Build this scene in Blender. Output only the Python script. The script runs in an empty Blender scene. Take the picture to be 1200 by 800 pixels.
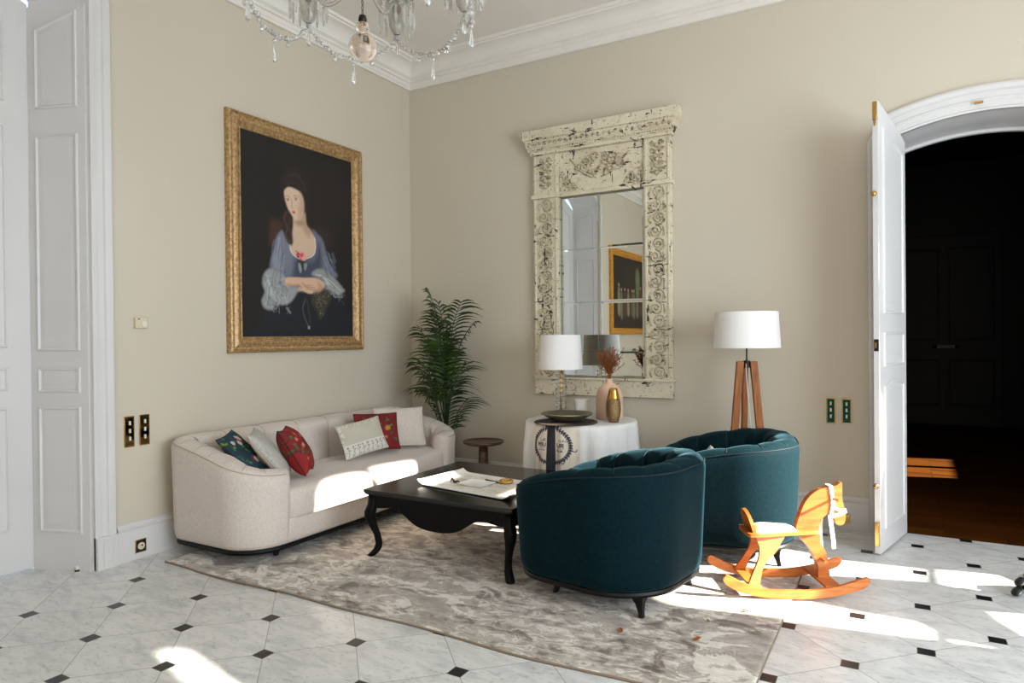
import bpy, bmesh, math, random
import numpy as np
from mathutils import Vector, Matrix, geometry, noise
random.seed(7)
PI = math.pi
sin, cos = math.sin, math.cos
COL = bpy.context.scene.collection

# ------------------------------------------------------------------ materials
def lin(c):
    return tuple(((v/255)/12.92 if v/255 <= .04045 else ((v/255+.055)/1.055)**2.4) for v in c)
def newmat(name):
    m = bpy.data.materials.new(name); m.use_nodes = True
    nt = m.node_tree
    return m, nt, nt.nodes['Principled BSDF']
def mat(name, c, rough=.5, metal=0, var=0, scale=8, bump=0, bscale=200, sheen=0, coat=0, trans=0, ior=1.45, c2=None, stretch=(1,1,1), spec=None):
    m, nt, b = newmat(name)
    L = nt.links.new
    b.inputs['Roughness'].default_value = rough
    b.inputs['Metallic'].default_value = metal
    b.inputs['IOR'].default_value = ior
    if spec is not None: b.inputs['Specular IOR Level'].default_value = spec
    if coat: b.inputs['Coat Weight'].default_value = coat; b.inputs['Coat Roughness'].default_value = .08
    if sheen:
        b.inputs['Sheen Weight'].default_value = sheen; b.inputs['Sheen Roughness'].default_value = .35
        if name == 'teal_velvet': b.inputs['Sheen Tint'].default_value = (.22,.5,.6,1)
    if trans: b.inputs['Transmission Weight'].default_value = trans
    col = lin(c)+(1,)
    b.inputs['Base Color'].default_value = col
    tc = nt.nodes.new('ShaderNodeTexCoord'); mp = nt.nodes.new('ShaderNodeMapping')
    mp.inputs['Scale'].default_value = stretch
    L(tc.outputs['Object'], mp.inputs['Vector'])
    if var or c2:
        n = nt.nodes.new('ShaderNodeTexNoise'); n.inputs['Scale'].default_value = scale; n.inputs['Detail'].default_value = 5
        L(mp.outputs[0], n.inputs['Vector'])
        r = nt.nodes.new('ShaderNodeValToRGB')
        cc = lin(c2) if c2 else tuple(v*(1-var) for v in lin(c))
        ca = lin(c) if c2 else tuple(min(1,v*(1+var)) for v in lin(c))
        r.color_ramp.elements[0].position = .35; r.color_ramp.elements[1].position = .65
        r.color_ramp.elements[0].color = tuple(cc)+(1,); r.color_ramp.elements[1].color = tuple(ca)+(1,)
        L(n.outputs['Fac'], r.inputs['Fac']); L(r.outputs['Color'], b.inputs['Base Color'])
    if bump:
        n2 = nt.nodes.new('ShaderNodeTexNoise'); n2.inputs['Scale'].default_value = bscale; n2.inputs['Detail'].default_value = 3
        L(mp.outputs[0], n2.inputs['Vector'])
        bp = nt.nodes.new('ShaderNodeBump'); bp.inputs['Strength'].default_value = bump; bp.inputs['Distance'].default_value = .01
        L(n2.outputs['Fac'], bp.inputs['Height']); L(bp.outputs['Normal'], b.inputs['Normal'])
    return m
def vcmat(name, rough=.6, bump=0, bscale=300, sheen=0, metal=0, coat=0):
    m, nt, b = newmat(name)
    a = nt.nodes.new('ShaderNodeAttribute'); a.attribute_name = 'Col'
    nt.links.new(a.outputs['Color'], b.inputs['Base Color'])
    b.inputs['Roughness'].default_value = rough; b.inputs['Metallic'].default_value = metal
    if sheen: b.inputs['Sheen Weight'].default_value = sheen
    if coat: b.inputs['Coat Weight'].default_value = coat
    if bump:
        tc = nt.nodes.new('ShaderNodeTexCoord')
        n2 = nt.nodes.new('ShaderNodeTexNoise'); n2.inputs['Scale'].default_value = bscale
        nt.links.new(tc.outputs['Object'], n2.inputs['Vector'])
        bp = nt.nodes.new('ShaderNodeBump'); bp.inputs['Strength'].default_value = bump; bp.inputs['Distance'].default_value = .01
        nt.links.new(n2.outputs['Fac'], bp.inputs['Height']); nt.links.new(bp.outputs['Normal'], b.inputs['Normal'])
    return m

# ------------------------------------------------------------------ mesh builder
class MB:
    def __init__(s): s.v = []; s.f = []; s.m = []; s.c = None
    def add(s, vs, fs, mi=0):
        o = len(s.v); s.v += [tuple(p) for p in vs]; s.f += [tuple(i+o for i in f) for f in fs]; s.m += [mi]*len(fs)
        return s
    def box(s, lo, hi, mi=0, M=None):
        x0,y0,z0 = lo; x1,y1,z1 = hi
        vs = [(x0,y0,z0),(x1,y0,z0),(x1,y1,z0),(x0,y1,z0),(x0,y0,z1),(x1,y0,z1),(x1,y1,z1),(x0,y1,z1)]
        if M: vs = [tuple(M @ Vector(p)) for p in vs]
        return s.add(vs, [(0,3,2,1),(4,5,6,7),(0,1,5,4),(1,2,6,5),(2,3,7,6),(3,0,4,7)], mi)
    def loft(s, rings, closed=True, caps=True, mi=0):
        n = len(rings[0]); vs = [p for r in rings for p in r]; fs = []
        for i in range(len(rings)-1):
            for j in range(n if closed else n-1):
                k = (j+1) % n
                fs.append((i*n+j, i*n+k, (i+1)*n+k, (i+1)*n+j))
        if caps:
            fs.append(tuple(range(n-1,-1,-1))); fs.append(tuple((len(rings)-1)*n+j for j in range(n)))
        return s.add(vs, fs, mi)
    def tube(s, pts, r, n=8, caps=True, mi=0, flat=1.0):
        pts = [Vector(p) for p in pts]; rr = r if isinstance(r,(list,tuple)) else [r]*len(pts)
        rings = []; up = Vector((0,0,1)); prev = None
        for i,p in enumerate(pts):
            t = (pts[min(i+1,len(pts)-1)]-pts[max(i-1,0)])
            if t.length < 1e-9: t = Vector((0,0,1))
            t.normalize()
            if prev is None:
                a = t.cross(up if abs(t.z) < .95 else Vector((1,0,0))).normalized()
            else:
                a = (prev - t*prev.dot(t)).normalized()
            prev = a; b = t.cross(a)
            rings.append([tuple(p + a*rr[i]*cos(2*PI*j/n) + b*rr[i]*flat*sin(2*PI*j/n)) for j in range(n)])
        return s.loft(rings, True, caps, mi)
    def lathe(s, prof, c=(0,0,0), n=32, caps=True, mi=0, sx=1, sy=1):
        rings = [[(c[0]+r*sx*cos(2*PI*j/n), c[1]+r*sy*sin(2*PI*j/n), c[2]+z) for j in range(n)] for r,z in prof]
        return s.loft(rings, True, caps, mi)
    def ball(s, c, r, n=10, m=7, sz=1, mi=0):
        prof = [(max(1e-4, r*sin(PI*i/m)), -r*sz*cos(PI*i/m)) for i in range(m+1)]
        return s.lathe(prof, c, n, True, mi)
    def prism(s, poly, h0, h1, axis='z', mi=0, M=None):
        def mk(p,h):
            q = {'z':(p[0],p[1],h),'y':(p[0],h,p[1]),'x':(h,p[0],p[1])}[axis]
            return tuple(M @ Vector(q)) if M else q
        n = len(poly)
        tri = geometry.tessellate_polygon([[Vector((p[0],p[1],0)) for p in poly]])
        vs = [mk(p,h0) for p in poly]+[mk(p,h1) for p in poly]
        fs = [tuple(t) for t in tri]+[tuple(i+n for i in t[::-1]) for t in tri]
        fs += [(i,(i+1)%n,(i+1)%n+n,i+n) for i in range(n)]
        return s.add(vs, fs, mi)
    def build(s, name, mats, parent=None, smooth=False, angle=None, bevel=0, bseg=2, colors=None, loc=None, nofix=False):
        me = bpy.data.meshes.new(name); me.from_pydata(s.v, [], s.f)
        mats = mats if isinstance(mats,(list,tuple)) else [mats]
        for m in mats: me.materials.append(m)
        for p,mi in zip(me.polygons, s.m): p.material_index = mi
        me.validate()
        if colors is not None:
            at = me.color_attributes.new('Col','FLOAT_COLOR','POINT')
            at.data.foreach_set('color', np.asarray(colors,dtype=np.float32).ravel())
        if not nofix:
            bm = bmesh.new(); bm.from_mesh(me); bmesh.ops.recalc_face_normals(bm, faces=bm.faces); bm.to_mesh(me); bm.free()
        if smooth: me.shade_smooth()
        if angle is not None:
            me.shade_smooth(); me.set_sharp_from_angle(angle=math.radians(angle))
        o = bpy.data.objects.new(name, me); COL.objects.link(o)
        if parent: o.parent = parent
        if loc: o.location = loc
        if bevel:
            b = o.modifiers.new('bevel','BEVEL'); b.width = bevel; b.segments = bseg; b.limit_method = 'ANGLE'; b.angle_limit = math.radians(35)
            b.harden_normals = False
            me.shade_smooth(); me.set_sharp_from_angle(angle=math.radians(35))
        return o
def tag(o, label, cat, group=None):
    o['label'] = label; o['category'] = cat
    if group: o['group'] = group
    return o
def thing(name, label, cat, loc=(0,0,0), rz=0, group=None):
    o = bpy.data.objects.new(name, None); COL.objects.link(o); o.location = loc; o.rotation_euler = (0,0,rz)
    o.empty_display_size = .05
    return tag(o, label, cat, group)
def struct(o): o['kind'] = 'structure'; return o
def spline(pts, n=8, closed=False):
    P = [Vector(p if len(p) == 3 else (p[0],p[1],0)) for p in pts]; out = []; N = len(P)
    for i in range(N if closed else N-1):
        g = (lambda k: P[k % N]) if closed else (lambda k: P[max(0,min(N-1,k))])
        p0,p1,p2,p3 = g(i-1),g(i),g(i+1),g(i+2)
        for j in range(n):
            t = j/n
            out.append(.5*((2*p1)+(-p0+p2)*t+(2*p0-5*p1+4*p2-p3)*t*t+(-p0+3*p1-3*p2+p3)*t**3))
    if not closed: out.append(P[-1])
    return out

# ------------------------------------------------------------------ painting on vertex grids
class Canvas:
    def __init__(s, w, h, c):
        s.w, s.h = w, h; s.a = np.zeros((h,w,3)); s.a[:] = lin(c)
        s.X, s.Y = np.meshgrid((np.arange(w)+.5)/w, (np.arange(h)+.5)/h); s.asp = h/w   # Y up, 0 at the bottom
    def mask(s, pts, feather, smooth=True):
        if smooth: pts = [(p.x,p.y) for p in spline(pts,6,True)]
        px, py = s.X, s.Y*s.asp
        inside = np.zeros(px.shape,bool); dist = np.full(px.shape,9.)
        n = len(pts)
        for i in range(n):
            x0,y0 = pts[i]; x1,y1 = pts[(i+1)%n]; y0 *= s.asp; y1 *= s.asp
            if abs(y1-y0) > 1e-9:
                c = ((y0 > py) != (y1 > py)) & (px < (x1-x0)*(py-y0)/(y1-y0)+x0); inside ^= c
            dx,dy = x1-x0,y1-y0; l2 = dx*dx+dy*dy+1e-12
            t = np.clip(((px-x0)*dx+(py-y0)*dy)/l2,0,1)
            dist = np.minimum(dist, np.hypot(px-x0-t*dx, py-y0-t*dy))
        sd = np.where(inside, dist, -dist)
        return np.clip(.5+sd/(2*feather),0,1)
    def put(s, m, c, a=1):
        m = (m*a)[...,None]; s.a = s.a*(1-m)+np.array(lin(c))*m
    def poly(s, pts, c, feather=.006, a=1, smooth=True): s.put(s.mask(pts,feather,smooth), c, a)
    def line(s, pts, w, c, a=1, smooth=True):
        if smooth: pts = [(p.x,p.y) for p in spline(pts,6)]
        px, py = s.X, s.Y*s.asp; dist = np.full(px.shape,9.)
        for (x0,y0),(x1,y1) in zip(pts,pts[1:]):
            y0 *= s.asp; y1 *= s.asp; dx,dy = x1-x0,y1-y0; l2 = dx*dx+dy*dy+1e-12
            t = np.clip(((px-x0)*dx+(py-y0)*dy)/l2,0,1); dist = np.minimum(dist, np.hypot(px-x0-t*dx, py-y0-t*dy))
        s.put(np.clip(1.2-dist/w,0,1), c, a)
    def dot(s, x, y, r, c, a=1, ry=None):
        ry = ry or r
        d = np.hypot((s.X-x)/r, (s.Y-y)*s.asp/ry); s.put(np.clip((1.15-d)/.3,0,1), c, a)
    def cols(s):
        return np.concatenate([s.a.reshape(-1,3), np.ones((s.w*s.h,1))],1)
def grid(w, h, fn):
    mb = MB(); mb.v = [tuple(fn((i)/(w-1), (j)/(h-1))) for j in range(h) for i in range(w)]
    mb.f = [(j*w+i, j*w+i+1, (j+1)*w+i+1, (j+1)*w+i) for j in range(h-1) for i in range(w-1)]; mb.m = [0]*len(mb.f)
    return mb

# ================================================================== MATERIALS
def wallmat():
    m, nt, b = newmat('wall_paint'); L = nt.links.new
    tc = nt.nodes.new('ShaderNodeTexCoord'); n = nt.nodes.new('ShaderNodeTexNoise'); n.inputs['Scale'].default_value = .9; n.inputs['Detail'].default_value = 4
    L(tc.outputs['Object'], n.inputs['Vector'])
    mx = nt.nodes.new('ShaderNodeMix'); mx.data_type = 'RGBA'
    mx.inputs['A'].default_value = lin((203,192,173))+(1,); mx.inputs['B'].default_value = lin((210,200,182))+(1,)
    L(n.outputs['Fac'], mx.inputs['Factor']); L(mx.outputs['Result'], b.inputs['Base Color'])
    w = nt.nodes.new('ShaderNodeTexNoise'); w.inputs['Scale'].default_value = 350; mp = nt.nodes.new('ShaderNodeMapping'); mp.inputs['Scale'].default_value = (1,1,.12)
    L(tc.outputs['Object'], mp.inputs['Vector']); L(mp.outputs[0], w.inputs['Vector'])
    bp = nt.nodes.new('ShaderNodeBump'); bp.inputs['Strength'].default_value = .08; bp.inputs['Distance'].default_value = .004
    L(w.outputs['Fac'], bp.inputs['Height']); L(bp.outputs['Normal'], b.inputs['Normal'])
    b.inputs['Roughness'].default_value = .55
    return m
def mathn(nt, op, a, b=None, c=None):
    n = nt.nodes.new('ShaderNodeMath'); n.operation = op
    for k,v in enumerate((a,b,c)):
        if v is None: continue
        if isinstance(v,(int,float)): n.inputs[k].default_value = v
        else: nt.links.new(v, n.inputs[k])
    return n.outputs[0]
def floormat():
    m, nt, b = newmat('marble_tiles'); L = nt.links.new
    tc = nt.nodes.new('ShaderNodeTexCoord'); sp = nt.nodes.new('ShaderNodeSeparateXYZ'); L(tc.outputs['Object'], sp.inputs[0])
    a = .284866
    u = mathn(nt,'DIVIDE', mathn(nt,'SUBTRACT', sp.outputs[0], .385259), a)
    v = mathn(nt,'DIVIDE', mathn(nt,'SUBTRACT', sp.outputs[1], -3.083949), a)
    p = mathn(nt,'MULTIPLY', mathn(nt,'ADD',u,v), .5); q = mathn(nt,'MULTIPLY', mathn(nt,'SUBTRACT',u,v), .5)
    # distance to the joints p = integer, q = integer
    fp = mathn(nt,'ABSOLUTE', mathn(nt,'SUBTRACT', p, mathn(nt,'ROUND',p)))
    fq = mathn(nt,'ABSOLUTE', mathn(nt,'SUBTRACT', q, mathn(nt,'ROUND',q)))
    joint = mathn(nt,'LESS_THAN', mathn(nt,'MINIMUM',fp,fq), .0042)
    # black insets: |du| and |dv| from the nearest lattice point
    rp = mathn(nt,'SUBTRACT', p, mathn(nt,'ROUND',p)); rq = mathn(nt,'SUBTRACT', q, mathn(nt,'ROUND',q))
    du = mathn(nt,'ABSOLUTE', mathn(nt,'ADD',rp,rq)); dv = mathn(nt,'ABSOLUTE', mathn(nt,'SUBTRACT',rp,rq))
    mxd = mathn(nt,'MAXIMUM',du,dv)
    far = mathn(nt,'GREATER_THAN', sp.outputs[0], .2); ins = mathn(nt,'MULTIPLY', far, mathn(nt,'LESS_THAN', mxd, .118)); insj = mathn(nt,'MULTIPLY', far, mathn(nt,'LESS_THAN', mxd, .127))
    # tile id for slight tone difference
    cmb = nt.nodes.new('ShaderNodeCombineXYZ'); L(mathn(nt,'FLOOR',p),cmb.inputs[0]); L(mathn(nt,'FLOOR',q),cmb.inputs[1])
    wn = nt.nodes.new('ShaderNodeTexWhiteNoise'); L(cmb.outputs[0], wn.inputs['Vector'])
    # veins: per tile shifted, stretched noise
    vadd = nt.nodes.new('ShaderNodeVectorMath'); vadd.operation = 'MULTIPLY_ADD'
    L(wn.outputs['Color'], vadd.inputs[0]); vadd.inputs[1].default_value = (7,7,7); L(tc.outputs['Object'], vadd.inputs[2])
    mp = nt.nodes.new('ShaderNodeMapping'); mp.inputs['Rotation'].default_value = (0,0,.5); mp.inputs['Scale'].default_value = (1,2.6,1); L(vadd.outputs[0], mp.inputs['Vector'])
    n1 = nt.nodes.new('ShaderNodeTexNoise'); n1.inputs['Scale'].default_value = 5; n1.inputs['Detail'].default_value = 9; n1.inputs['Roughness'].default_value = .62; n1.inputs['Distortion'].default_value = .8
    L(mp.outputs[0], n1.inputs['Vector'])
    r1 = nt.nodes.new('ShaderNodeValToRGB'); e = r1.color_ramp.elements
    e[0].position = .30; e[0].color = lin((194,194,194))+(1,); e[1].position = .56; e[1].color = lin((226,224,220))+(1,)
    L(n1.outputs['Fac'], r1.inputs['Fac'])
    n2 = nt.nodes.new('ShaderNodeTexNoise'); n2.inputs['Scale'].default_value = 30; n2.inputs['Detail'].default_value = 6
    mp2 = nt.nodes.new('ShaderNodeMapping'); mp2.inputs['Rotation'].default_value = (0,0,.6); mp2.inputs['Scale'].default_value = (1,2.2,1); L(vadd.outputs[0], mp2.inputs['Vector']); L(mp2.outputs[0], n2.inputs['Vector'])
    r2 = nt.nodes.new('ShaderNodeValToRGB'); r2.color_ramp.elements[0].position = .33; r2.color_ramp.elements[0].color = (.62,.63,.65,1); r2.color_ramp.elements[1].position = .43
    L(n2.outputs['Fac'], r2.inputs['Fac'])
    mu = nt.nodes.new('ShaderNodeMix'); mu.data_type = 'RGBA'; mu.blend_type = 'MULTIPLY'; mu.inputs['Factor'].default_value = .6
    L(r1.outputs['Color'], mu.inputs['A']); L(r2.outputs['Color'], mu.inputs['B'])
    tn = nt.nodes.new('ShaderNodeMix'); tn.data_type = 'RGBA'; tn.blend_type = 'MULTIPLY'; tn.inputs['B'].default_value = (.93,.93,.92,1)
    L(wn.outputs['Value'], tn.inputs['Factor']); L(mu.outputs['Result'], tn.inputs['A'])
    j1 = nt.nodes.new('ShaderNodeMix'); j1.data_type = 'RGBA'; j1.inputs['B'].default_value = lin((150,146,136))+(1,)
    L(mathn(nt,'MAXIMUM',joint,insj), j1.inputs['Factor']); L(tn.outputs['Result'], j1.inputs['A'])
    j2 = nt.nodes.new('ShaderNodeMix'); j2.data_type = 'RGBA'; j2.inputs['B'].default_value = lin((28,26,27))+(1,)
    L(ins, j2.inputs['Factor']); L(j1.outputs['Result'], j2.inputs['A'])
    L(j2.outputs['Result'], b.inputs['Base Color'])
    rr = nt.nodes.new('ShaderNodeMapRange'); rr.inputs['To Min'].default_value = .24; rr.inputs['To Max'].default_value = .38; L(n1.outputs['Fac'], rr.inputs['Value'])
    L(rr.outputs[0], b.inputs['Roughness'])
    bp = nt.nodes.new('ShaderNodeBump'); bp.inputs['Strength'].default_value = .3; bp.inputs['Distance'].default_value = .001; bp.invert = True
    L(joint, bp.inputs['Height']); L(bp.outputs['Normal'], b.inputs['Normal'])
    return m
def rugmat():
    m, nt, b = newmat('rug_pile'); L = nt.links.new
    tc = nt.nodes.new('ShaderNodeTexCoord')
    def noi(sc, det, dist, st=(1,1,1), rot=0, off=0):
        mp = nt.nodes.new('ShaderNodeMapping'); mp.inputs['Scale'].default_value = st; mp.inputs['Rotation'].default_value = (0,0,rot); mp.inputs['Location'].default_value = (off,off*.7,0)
        L(tc.outputs['Object'], mp.inputs['Vector'])
        n = nt.nodes.new('ShaderNodeTexNoise'); n.inputs['Scale'].default_value = sc; n.inputs['Detail'].default_value = det; n.inputs['Distortion'].default_value = dist; n.inputs['Roughness'].default_value = .62
        L(mp.outputs[0], n.inputs['Vector']); return n.outputs['Fac']
    base = noi(1.3, 3, .3); mid = noi(6.5, 6, .55, (1,1.7,1), .25); fine = noi(42,3,.3,(.4,3,1),.1); crack = noi(3.6,8,1.1,(1,1.4,1),-.3,3)
    def ramp(fac, stops):
        r = nt.nodes.new('ShaderNodeValToRGB'); e = r.color_ramp.elements
        while len(e) < len(stops): e.new(.5)
        for k,(p,c) in enumerate(stops): e[k].position = p; e[k].color = lin(c)+(1,)
        L(fac, r.inputs['Fac']); return r.outputs['Color']
    big = noi(3.1, 10, .5, (1,1.45,1), .2, 1.7); sm = noi(9, 8, .6, (1,1.8,1), .1, 5.1)
    c1 = ramp(big, [(.40,(150,138,124)),(.455,(168,156,142)),(.492,(176,165,152)),(.500,(122,104,90)),(.512,(224,216,200)),(.585,(232,225,211)),(.595,(180,168,154))])
    c2 = ramp(sm, [(.38,(100,85,72)),(.43,(152,138,124)),(.475,(178,166,152)),(.535,(182,170,156)),(.545,(228,220,206)),(.62,(208,198,184)),(.63,(160,147,134))])
    c4 = ramp(crack, [(.36,(158,146,134)),(.45,(255,255,255))])
    bl = nt.nodes.new('ShaderNodeMix'); bl.data_type = 'RGBA'; L(mathn(nt,'GREATER_THAN', base, .5), bl.inputs['Factor']); L(c1, bl.inputs['A']); L(c2, bl.inputs['B'])
    m1 = nt.nodes.new('ShaderNodeMix'); m1.data_type = 'RGBA'; m1.inputs['Factor'].default_value = .5; L(c1, m1.inputs['A']); L(c2, m1.inputs['B'])
    m2 = nt.nodes.new('ShaderNodeMix'); m2.data_type = 'RGBA'; m2.inputs['Factor'].default_value = .55; L(m1.outputs['Result'], m2.inputs['A']); L(bl.outputs['Result'], m2.inputs['B'])
    mx = nt.nodes.new('ShaderNodeMix'); mx.data_type = 'RGBA'; mx.blend_type = 'MULTIPLY'; mx.inputs['Factor'].default_value = 1; L(m2.outputs['Result'], mx.inputs['A']); L(c4, mx.inputs['B'])
    c3 = ramp(fine, [(.3,(206,202,200)),(.6,(255,255,255))])
    mu = nt.nodes.new('ShaderNodeMix'); mu.data_type = 'RGBA'; mu.blend_type = 'MULTIPLY'; mu.inputs['Factor'].default_value = .5
    L(mx.outputs['Result'], mu.inputs['A']); L(c3, mu.inputs['B']); L(mu.outputs['Result'], b.inputs['Base Color'])
    b.inputs['Roughness'].default_value = .9; b.inputs['Sheen Weight'].default_value = .25
    bp = nt.nodes.new('ShaderNodeBump'); bp.inputs['Strength'].default_value = .5; bp.inputs['Distance'].default_value = .006
    L(mathn(nt,'ADD', big, mathn(nt,'MULTIPLY',fine,.3)), bp.inputs['Height']); L(bp.outputs['Normal'], b.inputs['Normal'])
    return m
def woodmat(name, c, c2, scale=6, rough=.4, coat=.3, st=(1,12,12)):
    m, nt, b = newmat(name); L = nt.links.new
    tc = nt.nodes.new('ShaderNodeTexCoord'); mp = nt.nodes.new('ShaderNodeMapping'); mp.inputs['Scale'].default_value = st; L(tc.outputs['Object'], mp.inputs['Vector'])
    n = nt.nodes.new('ShaderNodeTexNoise'); n.inputs['Scale'].default_value = scale; n.inputs['Detail'].default_value = 6; n.inputs['Distortion'].default_value = .4; L(mp.outputs[0], n.inputs['Vector'])
    r = nt.nodes.new('ShaderNodeValToRGB'); e = r.color_ramp.elements; e[0].position = .35; e[0].color = lin(c2)+(1,); e[1].position = .62; e[1].color = lin(c)+(1,)
    L(n.outputs['Fac'], r.inputs['Fac']); L(r.outputs['Color'], b.inputs['Base Color'])
    b.inputs['Roughness'].default_value = rough; b.inputs['Coat Weight'].default_value = coat; b.inputs['Coat Roughness'].default_value = .15
    return m
def distressed(k=0):
    m, nt, b = newmat('distressed_dark_crevices'); L = nt.links.new
    tc = nt.nodes.new('ShaderNodeTexCoord')
    def noi(sc, st, det=6, off=0):
        mp = nt.nodes.new('ShaderNodeMapping'); mp.inputs['Scale'].default_value = st; mp.inputs['Location'].default_value = (off,off,off); L(tc.outputs['Object'], mp.inputs['Vector'])
        n = nt.nodes.new('ShaderNodeTexNoise'); n.inputs['Scale'].default_value = sc; n.inputs['Detail'].default_value = det; n.inputs['Roughness'].default_value = .7; L(mp.outputs[0], n.inputs['Vector']); return n.outputs['Fac']
    base = noi(4,(1,1,1))
    r0 = nt.nodes.new('ShaderNodeValToRGB'); e = r0.color_ramp.elements; e[0].position = .3; e[0].color = lin((206,192,164))+(1,); e[1].position = .7; e[1].color = lin((230,220,196))+(1,); L(base, r0.inputs['Fac'])
    chipA = mathn(nt,'GREATER_THAN', noi(7,(1,1,3.6),8,2), .61)
    chipB = mathn(nt,'GREATER_THAN', noi(8,(3.4,1,.8),8,5), .62)
    chipC = mathn(nt,'GREATER_THAN', noi(40,(1,1,1.8),5,9), .625-.05*k)
    f = mathn(nt,'MAXIMUM', mathn(nt,'MAXIMUM',chipA,chipB), chipC)
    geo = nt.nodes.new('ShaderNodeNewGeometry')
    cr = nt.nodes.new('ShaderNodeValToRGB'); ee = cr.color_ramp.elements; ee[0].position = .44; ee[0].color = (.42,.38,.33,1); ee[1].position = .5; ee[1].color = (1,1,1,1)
    L(geo.outputs['Pointiness'], cr.inputs['Fac'])  # crevice darkness mixed into the base colour along concave edges
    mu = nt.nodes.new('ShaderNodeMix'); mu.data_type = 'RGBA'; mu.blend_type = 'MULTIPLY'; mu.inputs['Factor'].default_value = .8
    if k: e[0].color = lin((176,160,132))+(1,); e[1].color = lin((214,202,174))+(1,)  # carving copy: darker base colour supplies the crevice darkness of the relief
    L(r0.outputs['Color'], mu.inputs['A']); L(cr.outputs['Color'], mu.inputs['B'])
    mx = nt.nodes.new('ShaderNodeMix'); mx.data_type = 'RGBA'; mx.inputs['B'].default_value = lin((58,40,28))+(1,)
    L(f, mx.inputs['Factor']); L(mu.outputs['Result'], mx.inputs['A']); L(mx.outputs['Result'], b.inputs['Base Color'])
    b.inputs['Roughness'].default_value = .65
    bp = nt.nodes.new('ShaderNodeBump'); bp.inputs['Strength'].default_value = .6; bp.inputs['Distance'].default_value = .004
    L(mathn(nt,'SUBTRACT', mathn(nt,'MULTIPLY',noi(60,(1,1,1)),.5), f), bp.inputs['Height']); L(bp.outputs['Normal'], b.inputs['Normal'])
    return m
def gildmat(tint=None):
    m, nt, b = newmat('gilt_frame'); L = nt.links.new
    tc = nt.nodes.new('ShaderNodeTexCoord'); n = nt.nodes.new('ShaderNodeTexNoise'); n.inputs['Scale'].default_value = 45; n.inputs['Detail'].default_value = 6; L(tc.outputs['Object'], n.inputs['Vector'])
    r = nt.nodes.new('ShaderNodeValToRGB'); e = r.color_ramp.elements; e[0].position = .35; e[0].color = lin((146,112,72))+(1,); e[1].position = .65; e[1].color = lin((200,164,114))+(1,)
    L(n.outputs['Fac'], r.inputs['Fac']); L(r.outputs['Color'], b.inputs['Base Color'])
    b.inputs['Metallic'].default_value = .35; b.inputs['Roughness'].default_value = .42
    if tint: e[0].color = lin((186,120,30))+(1,); e[1].color = lin((236,176,70))+(1,)
    bp = nt.nodes.new('ShaderNodeBump'); bp.inputs['Strength'].default_value = .5; bp.inputs['Distance'].default_value = .003; L(n.outputs['Fac'], bp.inputs['Height']); L(bp.outputs['Normal'], b.inputs['Normal'])
    return m
def parquetmat():
    m, nt, b = newmat('parquet'); L = nt.links.new
    tc = nt.nodes.new('ShaderNodeTexCoord'); br = nt.nodes.new('ShaderNodeTexBrick'); L(tc.outputs['Object'], br.inputs['Vector'])
    br.inputs['Scale'].default_value = 1; br.inputs['Brick Width'].default_value = .7; br.inputs['Row Height'].default_value = .09; br.inputs['Mortar Size'].default_value = .003
    br.inputs['Color1'].default_value = lin((92,50,9))+(1,); br.inputs['Color2'].default_value = lin((66,33,6))+(1,); br.inputs['Mortar'].default_value = lin((14,8,5))+(1,)
    L(br.outputs['Color'], b.inputs['Base Color']); b.inputs['Roughness'].default_value = .5; b.inputs['Specular IOR Level'].default_value = .08
    return m
def glassmat(name, c=(255,255,255), rough=.0, ior=1.5):
    m = bpy.data.materials.new(name); m.use_nodes = True; nt = m.node_tree
    nt.nodes.remove(nt.nodes['Principled BSDF'])
    g = nt.nodes.new('ShaderNodeBsdfGlass'); g.inputs['Color'].default_value = lin(c)+(1,); g.inputs['Roughness'].default_value = rough; g.inputs['IOR'].default_value = ior
    nt.links.new(g.outputs[0], nt.nodes['Material Output'].inputs['Surface'])
    return m
def crystal(name, c=(253,251,246), t=.74):
    m, nt, b = newmat(name); b.inputs['Base Color'].default_value = lin(c)+(1,); b.inputs['Transmission Weight'].default_value = t; b.inputs['Roughness'].default_value = .03; b.inputs['IOR'].default_value = 1.5; return m
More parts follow.
